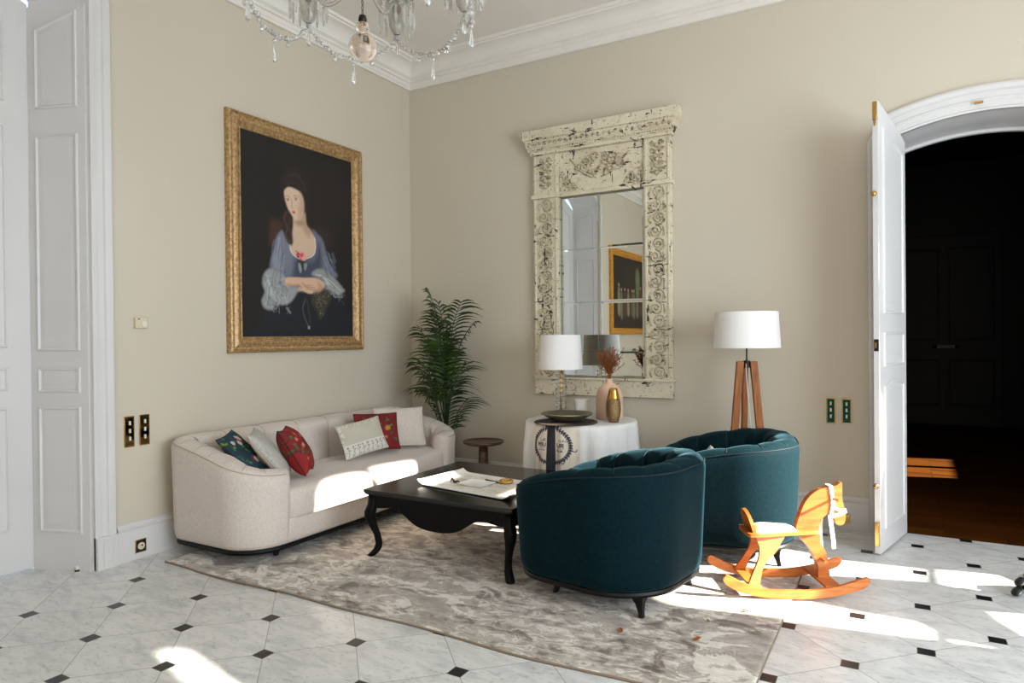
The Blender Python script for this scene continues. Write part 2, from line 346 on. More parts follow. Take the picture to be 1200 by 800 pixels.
M = dict(
 crystal=crystal('cut_crystal'), crystalcup=crystal('moulded_glass',(250,249,240),.82), gilt2=gildmat(1),
 wall=wallmat(), floor=floormat(), rug=rugmat(), frame=distressed(), carved=distressed(1), gilt=gildmat(), parquet=parquetmat(),
 white=mat('white_woodwork',(214,211,209),.38,var=.02,scale=3),
 white2=mat('white_cornice',(232,227,218),.5,var=.02,scale=3),
 ceil=mat('ceiling_plaster',(238,232,222),.7,var=.02,scale=2),
 sofa=mat('beige_boucle',(216,203,192),.85,var=.07,scale=90,bump=.35,bscale=260,sheen=.3),
 sofaseam=mat('beige_seam',(186,170,152),.85),
 teal=mat('teal_velvet',(5,29,35),.75,var=.2,scale=60,bump=.25,bscale=300,sheen=.16,spec=.08),
 tealseam=mat('teal_seam',(3,22,28),.7),
 black=mat('black_lacquer',(5,5,5),.5,spec=.2),
 blacktop=mat('black_lacquer_top',(13,11,10),.25,coat=.25,var=.2,scale=30),
 blackleg=mat('black_leg',(8,8,8),.45,spec=.3),
 brown=woodmat('dark_walnut',(98,66,44),(60,38,25)),
 oak=woodmat('lamp_oak',(160,92,28),(118,62,14),st=(12,12,1),coat=0,rough=.6),
 horse=woodmat('honey_pine',(202,116,44),(174,90,30),scale=5,rough=.45,coat=.2,st=(1.5,1.5,8)),
 cloth=mat('white_tablecloth',(226,224,220),.8,var=.02,scale=20,bump=.1,bscale=500),
 shade=mat('lamp_shade_linen',(238,235,231),.85,bump=.05,bscale=600),
 brass=mat('polished_brass',(206,164,92),.22,1),
 plate=mat('mirror_brass_plate',(120,98,66),.06,1),
 dark=mat('near_black',(12,11,10),.5),
 ceramicpink=mat('pink_ceramic',(222,184,160),.55,bump=.1,bscale=120,stretch=(1,1,.1)),
 bronze=mat('hammered_bronze',(160,132,92),.3,1,bump=.9,bscale=90,stretch=(1,1,1.4)),
 bronzetop=mat('smooth_gold',(206,160,82),.18,1),
 stoneware=mat('olive_stoneware',(92,86,66),.3,var=.15,scale=12),
 placemat=mat('dark_placemat',(66,58,50),.6,var=.25,scale=40,bump=.5,bscale=150),
 candle=mat('white_candle',(244,241,237),.5),
 twig=mat('dried_twig',(112,50,30),.8,c2=(150,92,40),scale=30),
 twigred=mat('dried_seedhead',(96,32,24),.8,c2=(164,104,50),scale=40),
 leaf=mat('palm_leaf',(60,86,28),.5,c2=(24,40,14),scale=5),
 stem=mat('palm_stem',(46,70,34),.5,c2=(34,50,26),scale=10),
 pot=mat('plant_pot',(70,62,54),.6),
 soil=mat('potting_soil',(40,30,22),.9),
 mirror=mat('mirror_glass',(226,228,224),.015,1),
 mirroredge=mat('bevelled_glass_edge',(170,180,176),.08,1),
 glass=glassmat('clear_crystal'), glasspink=glassmat('rose_crystal',(255,248,244)), glassgrey=glassmat('pressed_glass',(248,248,243),.04),
 amber=mat('amber_glass',(176,98,20),.1,.6), metaldark=mat('dark_metal',(46,40,34),.35,.8),
 strap=mat('white_strap',(236,232,226),.7), pad=mat('white_seat_pad',(238,226,220),.8,bump=.1,bscale=300),
 paper=mat('thick_paper',(236,232,224),.6), navy=mat('navy_band',(36,36,46),.8),
 ivory=mat('ivory_plastic',(214,202,172),.4), ivory2=mat('ivory_switch',(226,220,204),.35),
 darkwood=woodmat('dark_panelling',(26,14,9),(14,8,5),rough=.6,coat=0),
 rubber=mat('black_rubber',(16,16,17),.55), greyrubber=mat('grey_rubber',(176,172,166),.5),
 dryleaf=mat('dry_leaf',(150,78,34),.8), edge=mat('rug_binding',(134,118,102),.85), cord=mat('white_cord',(222,216,206),.5),
 green=mat('green_card',(22,62,52),.4),
)

# ================================================================== ROOM
ZC = 4.12; XE = 7.0; YS = -8.6
OX0, OX1 = 4.255, 5.325   # arched doorway in the back wall
def arch_z(x): # segmental arch of the doorway
    c = (OX0+OX1)/2; R = 1.6; return 2.86-R+math.sqrt(R*R-(x-c)**2)
def holewall(outer, holes, fn, name, m, thick):
    """flat wall with holes: outlines in 2-D, fn(a, b, depth) -> xyz"""
    loops = [outer]+holes
    tri = geometry.tessellate_polygon([[Vector((p[0],p[1],0)) for p in l] for l in loops])
    flat = [p for l in loops for p in l]; n = len(flat)
    mb = MB(); vs = [fn(p[0],p[1],0) for p in flat]+[fn(p[0],p[1],thick) for p in flat]
    fs = [tuple(t) for t in tri]+[tuple(i+n for i in t) for t in tri]
    o = 0
    for l in loops:
        k = len(l); fs += [(o+i, o+(i+1)%k, o+(i+1)%k+n, o+i+n) for i in range(k)]; o += k
    mb.add(vs, fs); return struct(mb.build(name, m))
fl = MB(); fl.box((-.6,YS-.2,-.1),(XE+.2,.075,0)); struct(fl.build('floor', M['floor']))
fl = MB(); fl.box((2.0,.075,-.1),(8.0,7.0,0)); struct(fl.build('floor_back', M['parquet']))
ce = MB(); ce.box((-.6,YS-.2,ZC),(XE+.2,.1,ZC+.1)); struct(ce.build('ceiling', M['ceil']))
# back wall with arched doorway
xs = [OX1-(OX1-OX0)*i/20 for i in range(21)]
outer = [(-.05,0),(OX0,0)]+[(x,arch_z(x)) for x in xs[::-1]]+[(OX1,0),(XE,0),(XE,ZC),(-.05,ZC)]
holewall(outer, [], lambda a,b,d:(a,d,b), 'wall_back', M['wall'], .5)
# left wall with deep arched opening holding the closed double door
DY0, DY1 = -3.12, -4.92
def larch(y): c = (DY0+DY1)/2; R = 1.35; return 3.86-R+math.sqrt(R*R-(y-c)**2)
ys = [DY0+(DY1-DY0)*i/20 for i in range(21)]
outer = [(.0,0),(DY0,0)]+[(y,larch(y)) for y in ys]+[(DY1,0),(YS,0),(YS,ZC),(.0,ZC)]
holewall(outer, [], lambda a,b,d:(-d,a,b), 'wall_left', M['wall'], .08)
# front wall, and the unseen right wall cut open to shape the sunlight
fr = MB(); fr.box((-.6,YS-.1,0),(XE,YS,ZC)); struct(fr.build('wall_front', M['wall']))
SUN = (1.0,.16,.47)
def back(pt):
    d = XE-pt[0]; return (pt[1]+SUN[1]*d, pt[2]+SUN[2]*d)
Z0 = 0.0
patches = []
patches.append([(4.392,-.724,0),(3.925,-.784,0),(3.4,-.74,0),(2.6,-.68,0),(2.1,-.86,0),(1.25,-1.3,0),(1.25,-2.08,0),(1.9,-1.99,0),(2.8,-1.86,0),(3.05,-1.90,0),(3.2,-1.99,0),(3.617,-1.916,0),(4.396,-1.792,0),(4.395,-1.676,0),(4.327,-1.6,0),(4.14,-1.602,0),(3.88,-1.583,0),(3.62,-1.56,0),(3.48,-1.42,0),(3.55,-1.27,0),(3.72,-1.18,0),(3.912,-1.10,0),(4.168,-1.02,0),(4.389,-.96,0)])
patches.append([(4.464,-.692,0),(4.75,-.642,0),(4.82,-.728,0),(4.83,-.92,0),(4.671,-.953,0),(4.659,-1.027,0),(4.52,-.973,0),(4.464,-.962,0)])
patches.append([(4.656,-1.294,0),(4.808,-1.245,0),(5.0,-1.2,0),(4.95,-1.6,0),(4.77,-1.545,0),(4.70,-1.42,0)])
patches.append([(4.468,-1.744,0),(4.648,-1.756,0),(4.475,-1.785,0)])
patches.append([(.9,-2.17,.12),(.9,-2.159,.378),(.9,-2.128,.41),(.9,-2.065,.44),(.9,-1.977,.453),(.9,-1.869,.451),(.9,-1.756,.437),(.9,-1.68,.40),(.9,-1.66,.366),(.9,-1.66,.12)])
patches.append([(.9,-1.52,.19),(.9,-1.53,.30),(.9,-1.60,.38),(.9,-1.64,.43),(.9,-1.535,.452),(.9,-1.338,.437),(.9,-1.15,.41),(.9,-1.12,.395),(.9,-1.115,.19)])
patches.append([(1.411,-3.589,0),(1.396,-3.55,0),(1.41,-3.52,0),(1.435,-3.512,0),(1.899,-3.608,0),(2.25,-3.69,0),(2.1,-3.775,0),(1.76,-3.684,0),(1.476,-3.61,0)])
holes = [[back(p) for p in pl] for pl in patches]  # invented openings: wanted sun patches projected back along the sun onto the wall
outer = [(YS,0),(0,0),(0,ZC),(YS,ZC)]
holewall(outer, holes, lambda a,b,d:(XE+d,a,b), 'wall_right_sun_mask', M['wall'], .012)
# adjoining dark room
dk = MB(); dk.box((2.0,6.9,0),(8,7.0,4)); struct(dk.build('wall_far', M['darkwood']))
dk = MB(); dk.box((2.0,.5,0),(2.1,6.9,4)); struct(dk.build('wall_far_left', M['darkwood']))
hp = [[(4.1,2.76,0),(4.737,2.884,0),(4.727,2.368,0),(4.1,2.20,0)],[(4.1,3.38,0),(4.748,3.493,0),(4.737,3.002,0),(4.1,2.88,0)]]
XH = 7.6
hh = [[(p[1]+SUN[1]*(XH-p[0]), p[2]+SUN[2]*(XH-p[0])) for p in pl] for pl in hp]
holewall([(.5,0),(6.9,0),(6.9,4),(.5,4)], hh, lambda a,b,d:(XH+d,a,b), 'wall_far_right_sun_mask', M['darkwood'], .012)  # unseen wall, openings shaped to throw the two sun patches on the parquet
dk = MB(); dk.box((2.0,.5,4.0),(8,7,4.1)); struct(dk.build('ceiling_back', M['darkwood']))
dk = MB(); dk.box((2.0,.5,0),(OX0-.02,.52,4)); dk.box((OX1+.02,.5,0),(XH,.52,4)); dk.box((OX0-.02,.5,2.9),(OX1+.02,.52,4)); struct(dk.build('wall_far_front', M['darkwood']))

# cornice
prof = [(0,3.887),(.028,3.887),(.028,3.905),(.036,3.915),(.04,3.945),(.058,3.952),(.060,3.968),(.072,3.976),(.088,3.982),(.092,3.992)]
prof += [(.092+.105*(1-cos(PI/2*i/8)), 3.996+.085*sin(PI/2*i/8)) for i in range(9)]
prof += [(.202,4.092),(.220,4.096),(.222,ZC),(0,ZC)]
def cornice(name, fn, L, m0, m1):
    """fn(s, out, z); mitred ends with slopes m0, m1"""
    mb = MB(); mb.loft([[fn(0+m0*p, p, z) for p,z in prof],[fn(L+m1*p, p, z) for p,z in prof]]); return struct(mb.build(name, M['white2'], angle=30))
cornice('trim_1', lambda s,p,z:(p,-s,z), -YS, 1, -1)
cornice('trim_2', lambda s,p,z:(s,-p,z), XE, 1, -1)
cornice('trim_3', lambda s,p,z:(XE-p,-s,z), -YS, 1, -1)
cornice('trim_4', lambda s,p,z:(s,YS+p,z), XE, 1, -1)
# baseboards
bprof = [(0,0),(.022,0),(.022,.175),(.019,.185),(.019,.197),(.026,.203),(.026,.212),(.016,.22),(.014,.232),(.006,.24),(0,.24)]
def base(name, fn, s0, s1):
    mb = MB(); mb.loft([[fn(s0,p,z) for p,z in bprof],[fn(s1,p,z) for p,z in bprof]]); return struct(mb.build(name, M['white'], angle=30))
base('baseboard_left', lambda s,p,z:(p,s,z), 0, -2.985)
base('baseboard_left_front', lambda s,p,z:(p,s,z), -5.06, YS)
base('baseboard_back', lambda s,p,z:(s,-p,z), 0, OX0-.155)
base('baseboard_back_right', lambda s,p,z:(s,-p,z), OX1+.155, XE)
base('baseboard_front', lambda s,p,z:(s,YS+p,z), 0, XE)

# doorway casing in the back wall: swept moulding following the arch
def sweep(path, sect, name, m, parent=None, caps=True):
    """path: list of (origin, out-vector, depth-vector); sect: (o, d)"""
    mb = MB(); mb.loft([[tuple(Vector(P)+Vector(o)*a+Vector(d)*b) for a,b in sect] for P,o,d in path], True, caps)
    return mb.build(name, m, parent, angle=30)
casec = [(0,0),(.0,.018),(.012,.024),(.02,.018),(.05,.02),(.06,.03),(.075,.03),(.08,.022),(.115,.026),(.125,.04),(.15,.046),(.165,.04),(.17,.02),(.17,0)]
cx = (OX0+OX1)/2; zc0 = 2.86-1.6
path = [((OX0,0,z),(-1,0,0),(0,-1,0)) for z in (0,1.5,arch_z(OX0)-.02)]
for i in range(0,31):
    x = OX0+(OX1-OX0)*i/30; r = Vector((x-cx,0,arch_z(x)-zc0)).normalized(); path.append(((x,0,arch_z(x)),tuple(r),(0,-1,0)))
path += [((OX1,0,z),(1,0,0),(0,-1,0)) for z in (arch_z(OX0)-.02,1.5,0)]
struct(sweep(path, casec, 'trim_5', M['white']))
# white reveal lining
rev = MB(); pth = [(OX0,0)]+[(OX0+(OX1-OX0)*i/24, arch_z(OX0+(OX1-OX0)*i/24)) for i in range(25)]+[(OX1,0)]
rings = [[(x+(cx-x)*.012,y,z-.006*(z > 1)) for x,z in pth] for y in (-.012,.5)]
rv = MB(); rv.loft(rings, False, False); struct(rv.build('trim_6', M['white'], angle=30))
path2 = [((x,.50,z),tuple((Vector((cx,0,1.3))-Vector((x,0,z))).normalized()),(0,-1,0)) for x,z in pth]
struct(sweep(path2, [(0,0),(0,.04),(.012,.045),(.028,.04),(.028,0)], 'trim_7', M['white']))
tg = MB(); tg.box((0,0,0),(.05,.004,.018)); tg.tube([(0,0,.009),(.05,0,.009)],.007)
k = thing('strike_plate','small brass catch fixed to the white arch over the doorway','catch',(4.71,-.05,2.90)); tg.build('plate', M['brass'], k)

# panelled leaf helper -------------------------------------------------------
def panel(mb, x0, x1, z0, z1, y, side, ztop=None, w=.03):
    """raised moulding ring around a panel on the face at y (side=-1/+1 outward); ztop(x) for shaped heads"""
    zt = ztop or (lambda x: z1)
    n = 10
    def ring(ins, h):
        pts = [(x0+ins, z0+ins),(x1-ins, z0+ins)]
        for i in range(n+1):
            x = x1-ins-(x1-x0-2*ins)*i/n; pts.append((x, zt(x)-ins))
        return [(p[0], y+side*h, p[1]) for p in pts]
    rs = [ring(0,0),ring(.004,.010),ring(.012,.012),ring(.018,.004),ring(w,.002),ring(w+.035,.007)]
    mb.loft(rs, True, False)
    last = rs[-1]; tri = geometry.tessellate_polygon([[Vector((p[0],p[2],0)) for p in last]])
    mb.add(last, [tuple(t) for t in tri])

# open door leaf at the doorway ---------------------------------------------
hx, hy = 4.30, .04; fx, fy = 4.152, -.575
ang = math.atan2(fy-hy, fx-hx); LW_ = math.hypot(fx-hx, fy-hy)
dr = bpy.data.objects.new('door_1', None); COL.objects.link(dr); dr.location = (hx,hy,.012); dr.rotation_euler = (0,0,ang); struct(dr)
lw = MB(); ztop = lambda x: 2.72+.135*(x/LW_)**.8 if x > 0 else 2.72
poly = [(0,0),(LW_,0)]+[(LW_-LW_*i/12, ztop(LW_-LW_*i/12)) for i in range(13)]
lw.prism(poly, -.018, .018, 'y'); lw.build('door_leaf', M['white'], dr, bevel=.003)
pn = MB()
for s in (-1,1):
    panel(pn, .09, LW_-.09, .14, 1.06, s*.018, s, lambda x: 1.06+.03*sin(PI*(x-.09)/(LW_-.18)))
    panel(pn, .09, LW_-.09, 1.18, 1.40, s*.018, s); panel(pn, .09, LW_-.09, 1.52, 2.55, s*.018, s, lambda x: ztop(x)-.13)
pn.build('panel_moulding', M['white'], dr, angle=30)
hd = MB(); hd.box((LW_,-.012,2.735),(LW_+.012,.012,2.85)); hd.box((LW_,-.006,2.70),(LW_+.006,.006,2.74)); hd.build('edge_bolt', M['brass'], dr, bevel=.002)
hd = MB(); hd.box((LW_,-.012,.05),(LW_+.02,.012,.20)); hd.build('edge_bolt', M['brass'], dr, bevel=.002)
for z in (2.268,.433):
    hd = MB(); hd.tube([(LW_,0,z),(LW_+.03,0,z)],.005); hd.lathe([(.004,-.018),(.013,-.012),(.017,0),(.013,.012),(.004,.018)],(LW_+.035,0,z),12); hd.build('bolt_knob', M['brass'], dr, smooth=True)
hd = MB(); hd.box((LW_,-.013,1.28),(LW_+.004,.013,1.355)); hd.build('lock_plate', M['dark'], dr)
hd = MB(); hd.box((LW_+.004,-.006,1.30),(LW_+.016,.006,1.335)); hd.build('latch', M['brass'], dr)

# closed double door in the left opening ------------------------------------
JX = -.378; JY0, JY1 = -3.268, -4.772
casel = [(0,0),(0,.02),(.010,.026),(.03,.026),(.035,.018),(.07,.02),(.078,.03),(.10,.034),(.118,.034),(.126,.022),(.126,0)]
def larchp(n): return [DY0+(DY1-DY0)*i/n for i in range(n+1)]
cy = (DY0+DY1)/2; zl0 = 3.86-1.35
path = [((0,DY0,z),(0,1,0),(1,0,0)) for z in (.0,1.5,larch(DY0)-.02)]
for y in larchp(30):
    r = Vector((0,y-cy,larch(y)-zl0)).normalized(); path.append(((0,y,larch(y)),tuple(r),(1,0,0)))
path += [((0,DY1,z),(0,-1,0),(1,0,0)) for z in (larch(DY1)-.02,1.5,0)]
struct(sweep(path, casel, 'trim_8', M['white']))
pb = MB(); pb.box((0,DY0-.0,0),(.042,DY0+.13,.2)); pb.box((.042,DY0+.035,0),(.047,DY0+.095,.2)); pb.box((0,DY1-.13,0),(.042,DY1,.2)); struct(pb.build('trim_9', M['white'], bevel=.004))
# splayed reveal (two sides and head)
def jz(t): return larch(DY0)-.03*t
rv = MB(); ring0 = [(0,DY0,0)]+[(0,y,larch(y)) for y in larchp(24)]+[(0,DY1,0)]
sc = (JY1-JY0)/(DY1-DY0)
ring1 = [(JX,JY0,0)]+[(JX,cy+(y-cy)*sc,3.50+(larch(y)-larch(DY0))*.85) for y in larchp(24)]+[(JX,JY1,0)]
rv.loft([ring0,ring1], False, False); struct(rv.build('trim_10', M['white'], angle=25))
# shutter-like panels on the splayed reveal: local frame along the jamb
for sgn,(y0,y1) in ((1,(DY0,JY0)),(-1,(DY1,JY1))):
    jb = bpy.data.objects.new('jamb_panel', None); COL.objects.link(jb); jb.location = (0,y0,0); jb.rotation_euler = (0,0,math.atan2(y1-y0,JX)); struct(jb)
    JL = math.hypot(JX,y1-y0); pm = MB(); s = 1 if sgn > 0 else -1
    pm.box((.012,0,.0),(JL-.004,s*.012,3.46))
    xa, xb = .062, JL-.052
    panel(pm, xa, xb, .23, 1.005, s*.012, s, w=.022); panel(pm, xa, xb, 1.09, 1.245, s*.012, s, w=.022); panel(pm, xa, xb, 1.345, 2.67, s*.012, s, w=.022)
    panel(pm, xa, xb, 2.83, 3.36, s*.012, s, lambda x: 3.32+.10*(1-(x-xa)/(xb-xa)), w=.022)
    pm.build('panelling', M['white'], jb, angle=30)
d2 = bpy.data.objects.new('door_2', None); COL.objects.link(d2); d2.location = (JX+.002,JY0-.006,.01); d2.rotation_euler = (0,0,-PI/2); struct(d2)
DW = (JY0-JY1)/2-.008
for k in range(2):
    off = k*(DW+.004); lf = MB()
    zt = (lambda x: 3.47+.30*(x/DW)**1) if k == 0 else (lambda x: 3.47+.30*(1-x/DW))
    zf = lambda x, zt=zt: zt(x)
    poly = [(off,0),(off+DW,0)]+[(off+DW-DW*i/12, zf(DW-DW*i/12)) for i in range(13)]
    lf.prism(poly, -.04, .0, 'y')
    f = lf.build('door_leaf', M['white'], d2, bevel=.003)
    pm = MB()
    panel(pm, off+.13, off+DW-.13, .25, 1.0, 0, 1, w=.03); panel(pm, off+.13, off+DW-.13, 1.1, 1.24, 0, 1, w=.03)
    panel(pm, off+.13, off+DW-.13, 1.36, 2.70, 0, 1, w=.03); panel(pm, off+.13, off+DW-.13, 2.84, 3.3, 0, 1, lambda x: zf(x-off)-.17, w=.03)
    pm.build('panel_moulding', M['white'], d2, angle=30)
for z in (.35,1.05,1.62,2.45,3.2):
    hg = MB(); hg.tube([(-.008,.008,z-.06),(-.008,.008,z+.06)],.007); hg.ball((-.008,.008,z+.066),.008); hg.ball((-.008,.008,z-.066),.008); hg.build('hinge', M['ivory2'], d2, smooth=True)
# dark panelled door far inside the adjoining room
d3 = bpy.data.objects.new('door_3', None); COL.objects.link(d3); d3.location = (4.3,6.89,0); struct(d3)
dd = MB(); dd.box((-.1,-.06,0),(1.3,0,2.9)); dd.build('door_leaf', M['darkwood'], d3, bevel=.01)
dd = MB(); panel(dd,.0,.5,.3,1.0,-.06,-1); panel(dd,.62,1.2,.3,1.0,-.06,-1); panel(dd,.0,.5,1.3,2.7,-.06,-1); panel(dd,.62,1.2,1.3,2.7,-.06,-1); dd.build('panel_moulding', M['darkwood'], d3, angle=30)
dd = MB(); dd.box((.42,-.09,1.17),(.74,-.06,1.23)); dd.ball((.44,-.1,1.2),.035); dd.ball((.73,-.1,1.2),.03); dd.build('door_handle', M['metaldark'], d3, bevel=.004)

# ================================================================== RUG
def rugz(x,y):
    e = .0
    return .011+.001*noise.noise(Vector((x*9,y*9,0)))
rx0,rx1,ry0,ry1 = .24,3.775,-2.83,-.50
nx,ny = 180,110
def rugp(u,v):
    x = rx0+(rx1-rx0)*u; y = ry0+(ry1-ry0)*v
    y += (.035*noise.noise(Vector((x*1.6,0,3)))-.012*math.exp(-((x-.9)/.3)**2)+.012*math.exp(-((x-1.35)/.25)**2))*(1-v)**6
    x += .012*noise.noise(Vector((0,y*1.5,8)))
    z = rugz(x,y) + .006*math.exp(-((x-1.0)/.22)**2)*math.exp(-((y-ry0)/.12)**2)
    return x,y,z
g = grid(nx,ny,rugp); top = g.v[:]
g.add([],[])
rug = thing('rug','beige and grey abstract distressed rug lying on the marble floor','rug',(0,0,0))
bord = [j for j in range(nx)]+[k*nx+nx-1 for k in range(1,ny)]+[(ny-1)*nx+j for j in range(nx-2,-1,-1)]+[k*nx for k in range(ny-2,0,-1)]
o = len(g.v); g.v += [(top[i][0],top[i][1],.0012) for i in bord]
nb = len(bord); g.f += [(bord[i],bord[(i+1)%nb],o+(i+1)%nb,o+i) for i in range(nb)]; g.m += [0]*nb
g.build('pile', M['rug'], rug, smooth=True)
bd = MB(); pth = [(top[i][0],top[i][1],top[i][2]-.0055) for i in bord]; bd.tube(pth+[pth[0]], .0062, 6, caps=False); bd.build('binding', M['edge'], rug, smooth=True)

# ================================================================== TUB SEATING
def tub(root, hf, hb, hw, rf, rb, th, zb, zs, za, zk, m, mseam, nch, amp, legs, topf, flare=.0, phase=None):
    """barrel seat facing -x; outer plan x -hf..hb, y -hw..hw; returns nothing, adds parts to root"""
    # outer plan as a polyline from the front end of one arm round the back to the other
    pts = []
    def arc(cx,cy,r,a0,a1,n):
        for i in range(n+1):
            a = a0+(a1-a0)*i/n; pts.append((cx+r*cos(a),cy+r*sin(a)))
    arc(-hf+rf,-hw+rf,rf,PI,1.5*PI,16)
    arc(hb-rb,-hw+rb,rb,1.5*PI,2*PI,20)
    arc(hb-rb,hw-rb,rb,0,.5*PI,20)
    arc(-hf+rf,hw-rf,rf,.5*PI,PI,16)
    # resample evenly
    cum = [0]
    for a,b in zip(pts,pts[1:]): cum.append(cum[-1]+math.dist(a,b))
    Ltot = cum[-1]; N = max(160, int(Ltot/.018))
    def at(s):
        s = max(0,min(Ltot,s)); 
        import bisect
        i = min(len(cum)-2, max(0,bisect.bisect_right(cum,s)-1)); t = (s-cum[i])/max(1e-9,cum[i+1]-cum[i])
        return pts[i][0]+(pts[i+1][0]-pts[i][0])*t, pts[i][1]+(pts[i+1][1]-pts[i][1])*t
    def tan(s):
        a = at(s-.02); b = at(s+.02); v = Vector((b[0]-a[0],b[1]-a[1],0)).normalized(); return v
    rings = []; seam = []; bands = []
    capn = 7
    def sect(s, k, adv):
        x,y = at(s); t = tan(s); nin = Vector((-t.y,t.x,0))   # path runs counter-clockwise, interior on the left
        h = topf(x); ph = abs(sin(PI*(phase(s/Ltot) if phase else nch*s/Ltot))); bul = amp*ph**.5
        T = th; prof = [(.03,zb),(.012,zb+.012),(.004,zb+.035),(0,zb+.07)]
        nz = 8
        for i in range(1,nz+1): prof.append((-flare*i/nz, zb+.07+(h-.055-zb-.07)*i/nz))
        for i in range(1,9):
            a = PI*i/8; prof.append((T/2-flare/2-(T/2+flare/2)*cos(a)+ (bul if i > 5 else 0)*((i-5)/3 if i > 5 else 0), h-.055+(.055+.25*bul*(1 if i>2 else 0))*sin(a)**.8 if i < 8 else h-.055))
        for i in range(1,8): prof.append((T+bul, h-.055-(h-.055-zs+.03)*i/7))
        if k > 0:
            c = cos(k*PI/2*.96); prof = [((o-T/2)*c+T/2, z if z < zb+.05 else zb+.05+(z-zb-.05)*(1-.02*(1-c))) for o,z in prof]
        P = Vector((x,y,0))+t*adv
        return [tuple(P+nin*o+Vector((0,0,z))) for o,z in prof]
    for i in range(capn,0,-1):
        k = i/capn; rings.append(sect(0, k, -sin(k*PI/2)*th*.42))
    for i in range(N+1): rings.append(sect(Ltot*i/N, 0, 0))
    for i in range(1,capn+1):
        k = i/capn; rings.append(sect(Ltot, k, sin(k*PI/2)*th*.42))
    mb = MB(); mb.loft(rings, True, True); bk0 = mb.build('backrest', m, root, smooth=True)
    sm = MB(); idx = 4+8+0
    path = [Vector(r[12])+Vector((0,0,.004)) for r in rings[capn:-capn]]; sm.tube(path[::2], .0035, 6); sm.build('piping', mseam, bk0, smooth=True)
    chan = phase if phase else (lambda u: nch*u)
    last_ = 0
    for i in range(1,N):
        if int(chan(i/N)) != last_:
            last_ = int(chan(i/N)); ring = rings[capn+i]
            t_ = MB(); t_.tube([ring[q] for q in range(13,len(ring))],.0028,5); t_.build('channel_seam', mseam, bk0, smooth=True)
    # full plan outline (closed) for the base and the seat
    full = pts[:]
    def inset(poly, d):
        n = len(poly); out = []
        for i in range(n):
            a = Vector((*poly[i-1],0)); b = Vector((*poly[(i+1)%n],0)); t = (b-a).normalized(); nin = Vector((-t.y,t.x,0))
            out.append((poly[i][0]+nin.x*d, poly[i][1]+nin.y*d))
        return out
    fr = MB(); rr = []
    for d,z in ((.03,zb),(.014,zb+.012),(.008,zb+.03),(.008,zs-.20),(.012,zs-.19)): rr.append([(x,y,z) for x,y in inset(full,d)])
    fr.loft(rr); fr.build('seat_base', m, root, angle=50)
    pl = MB(); rr = []
    for d,z in ((.06,zb-.028),(.02,zb-.026),(.014,zb-.012),(.02,zb),(.06,zb)): rr.append([(x,y,z) for x,y in inset(full,d)])
    pl.loft(rr); pl.build('plinth', M['blackleg'], root, angle=40)
    # seat cushion: inside the shell, flush with the front between the arms
    inner = []
    n = len(pts)
    for i,(x,y) in enumerate(pts):
        a = Vector((*pts[max(0,i-1)],0)); b = Vector((*pts[min(n-1,i+1)],0)); t = (b-a).normalized(); nin = Vector((-t.y,t.x,0))
        inner.append((x+nin.x*(th-.012), y+nin.y*(th-.012)))
    yl = -hw+rf+.015*0+th*.38
    core = [p for p in inner if p[0] > -hf+rf*.55]
    seatp = [(-hf+.0,-hw+rf+th*.36)]+[(-hf+.02,-hw+rf-.0+.0)][:0]+core+[(-hf+.0,hw-rf-th*.36)]
    # front edge points for a soft bow
    y0 = -hw+rf+th*.36; y1 = -y0
    front = [(-hf-.012*sin(PI*(i/10)), y1+(y0-y1)*i/10) for i in range(1,10)]
    poly = seatp+front
    def dens(poly):
        out = []
        for i in range(len(poly)):
            a = poly[i]; b = poly[(i+1)%len(poly)]; k = max(1,int(math.dist(a,b)/.04))
            for j in range(k): out.append((a[0]+(b[0]-a[0])*j/k, a[1]+(b[1]-a[1])*j/k))
        return out
    poly = dens(poly)
    for _ in range(2): poly = [((poly[i-1][0]+2*poly[i][0]+poly[(i+1)%len(poly)][0])/4,(poly[i-1][1]+2*poly[i][1]+poly[(i+1)%len(poly)][1])/4) for i in range(len(poly))]
    st = MB(); rr = []; r = .045; z0 = zs-.205
    cxm, cym = 0.0, 0
    for d,z in ((.02,z0),(.006,z0+.01),(0,z0+.03),(-.004,z0+.09),(0,zs-r),(.004,zs-r*.6),(.014,zs-r*.28),(.03,zs-r*.08),(.06,zs+.004)): rr.append([(x,y,z) for x,y in inset(poly,d)])
    last = rr[-1]; c = Vector((0,0,zs+.014))
    for f_,dz in ((.75,.008),(.45,.012),(.1,.014)):
        rr.append([(x*f_,y*f_,zs+dz) for x,y,z in last])
    st.loft(rr); st.build('seat', m, root, angle=60)
    for (lx,ly) in legs:
        lg = MB(); q = [(lx,ly,zb-.026)]
        ox = .05*(1 if lx > 0 else -1); oy = .05*(1 if ly > 0 else -1)
        rings = []
        for t,w,oo in ((0,.042,0),(.12,.032,.15),(.4,.019,.45),(.75,.013,.8),(1,.012,1)):
            z = (zb-.026)*(1-t)+0.0*t; X = lx+ox*oo*.6; Y = ly+oy*oo*.6
            rings.append([(X-w,Y-w,z),(X+w,Y-w,z),(X+w,Y+w,z),(X-w,Y+w,z)])
        lg.loft(rings); lg.build('leg', M['blackleg'], root, bevel=.003)

sofa = thing('sofa','long cream sofa with rounded channelled back and curved ends, against the left wall','sofa',(.485,-1.54,.0115),PI)
def sofatop(x): # local x: -.415 front .. .415 back
    t = (.415-x)/.83; t = min(1,max(0,t)); return .755-.19*(t**1.25)
def sofaphase(u):
    e = .235
    return 7*(u/e) if u < e else (7+7*(u-e)/(1-2*e) if u < 1-e else 14+7*(u-1+e)/e)
tub(sofa,.415,.415,1.16,.27,.13,.155,.085,.435,.57,.75,M['sofa'],M['sofaseam'],19,.024,
    [(-.27,-.84),(-.27,.84),(.27,-.80),(.27,.80)],sofatop,flare=.012,phase=sofaphase)

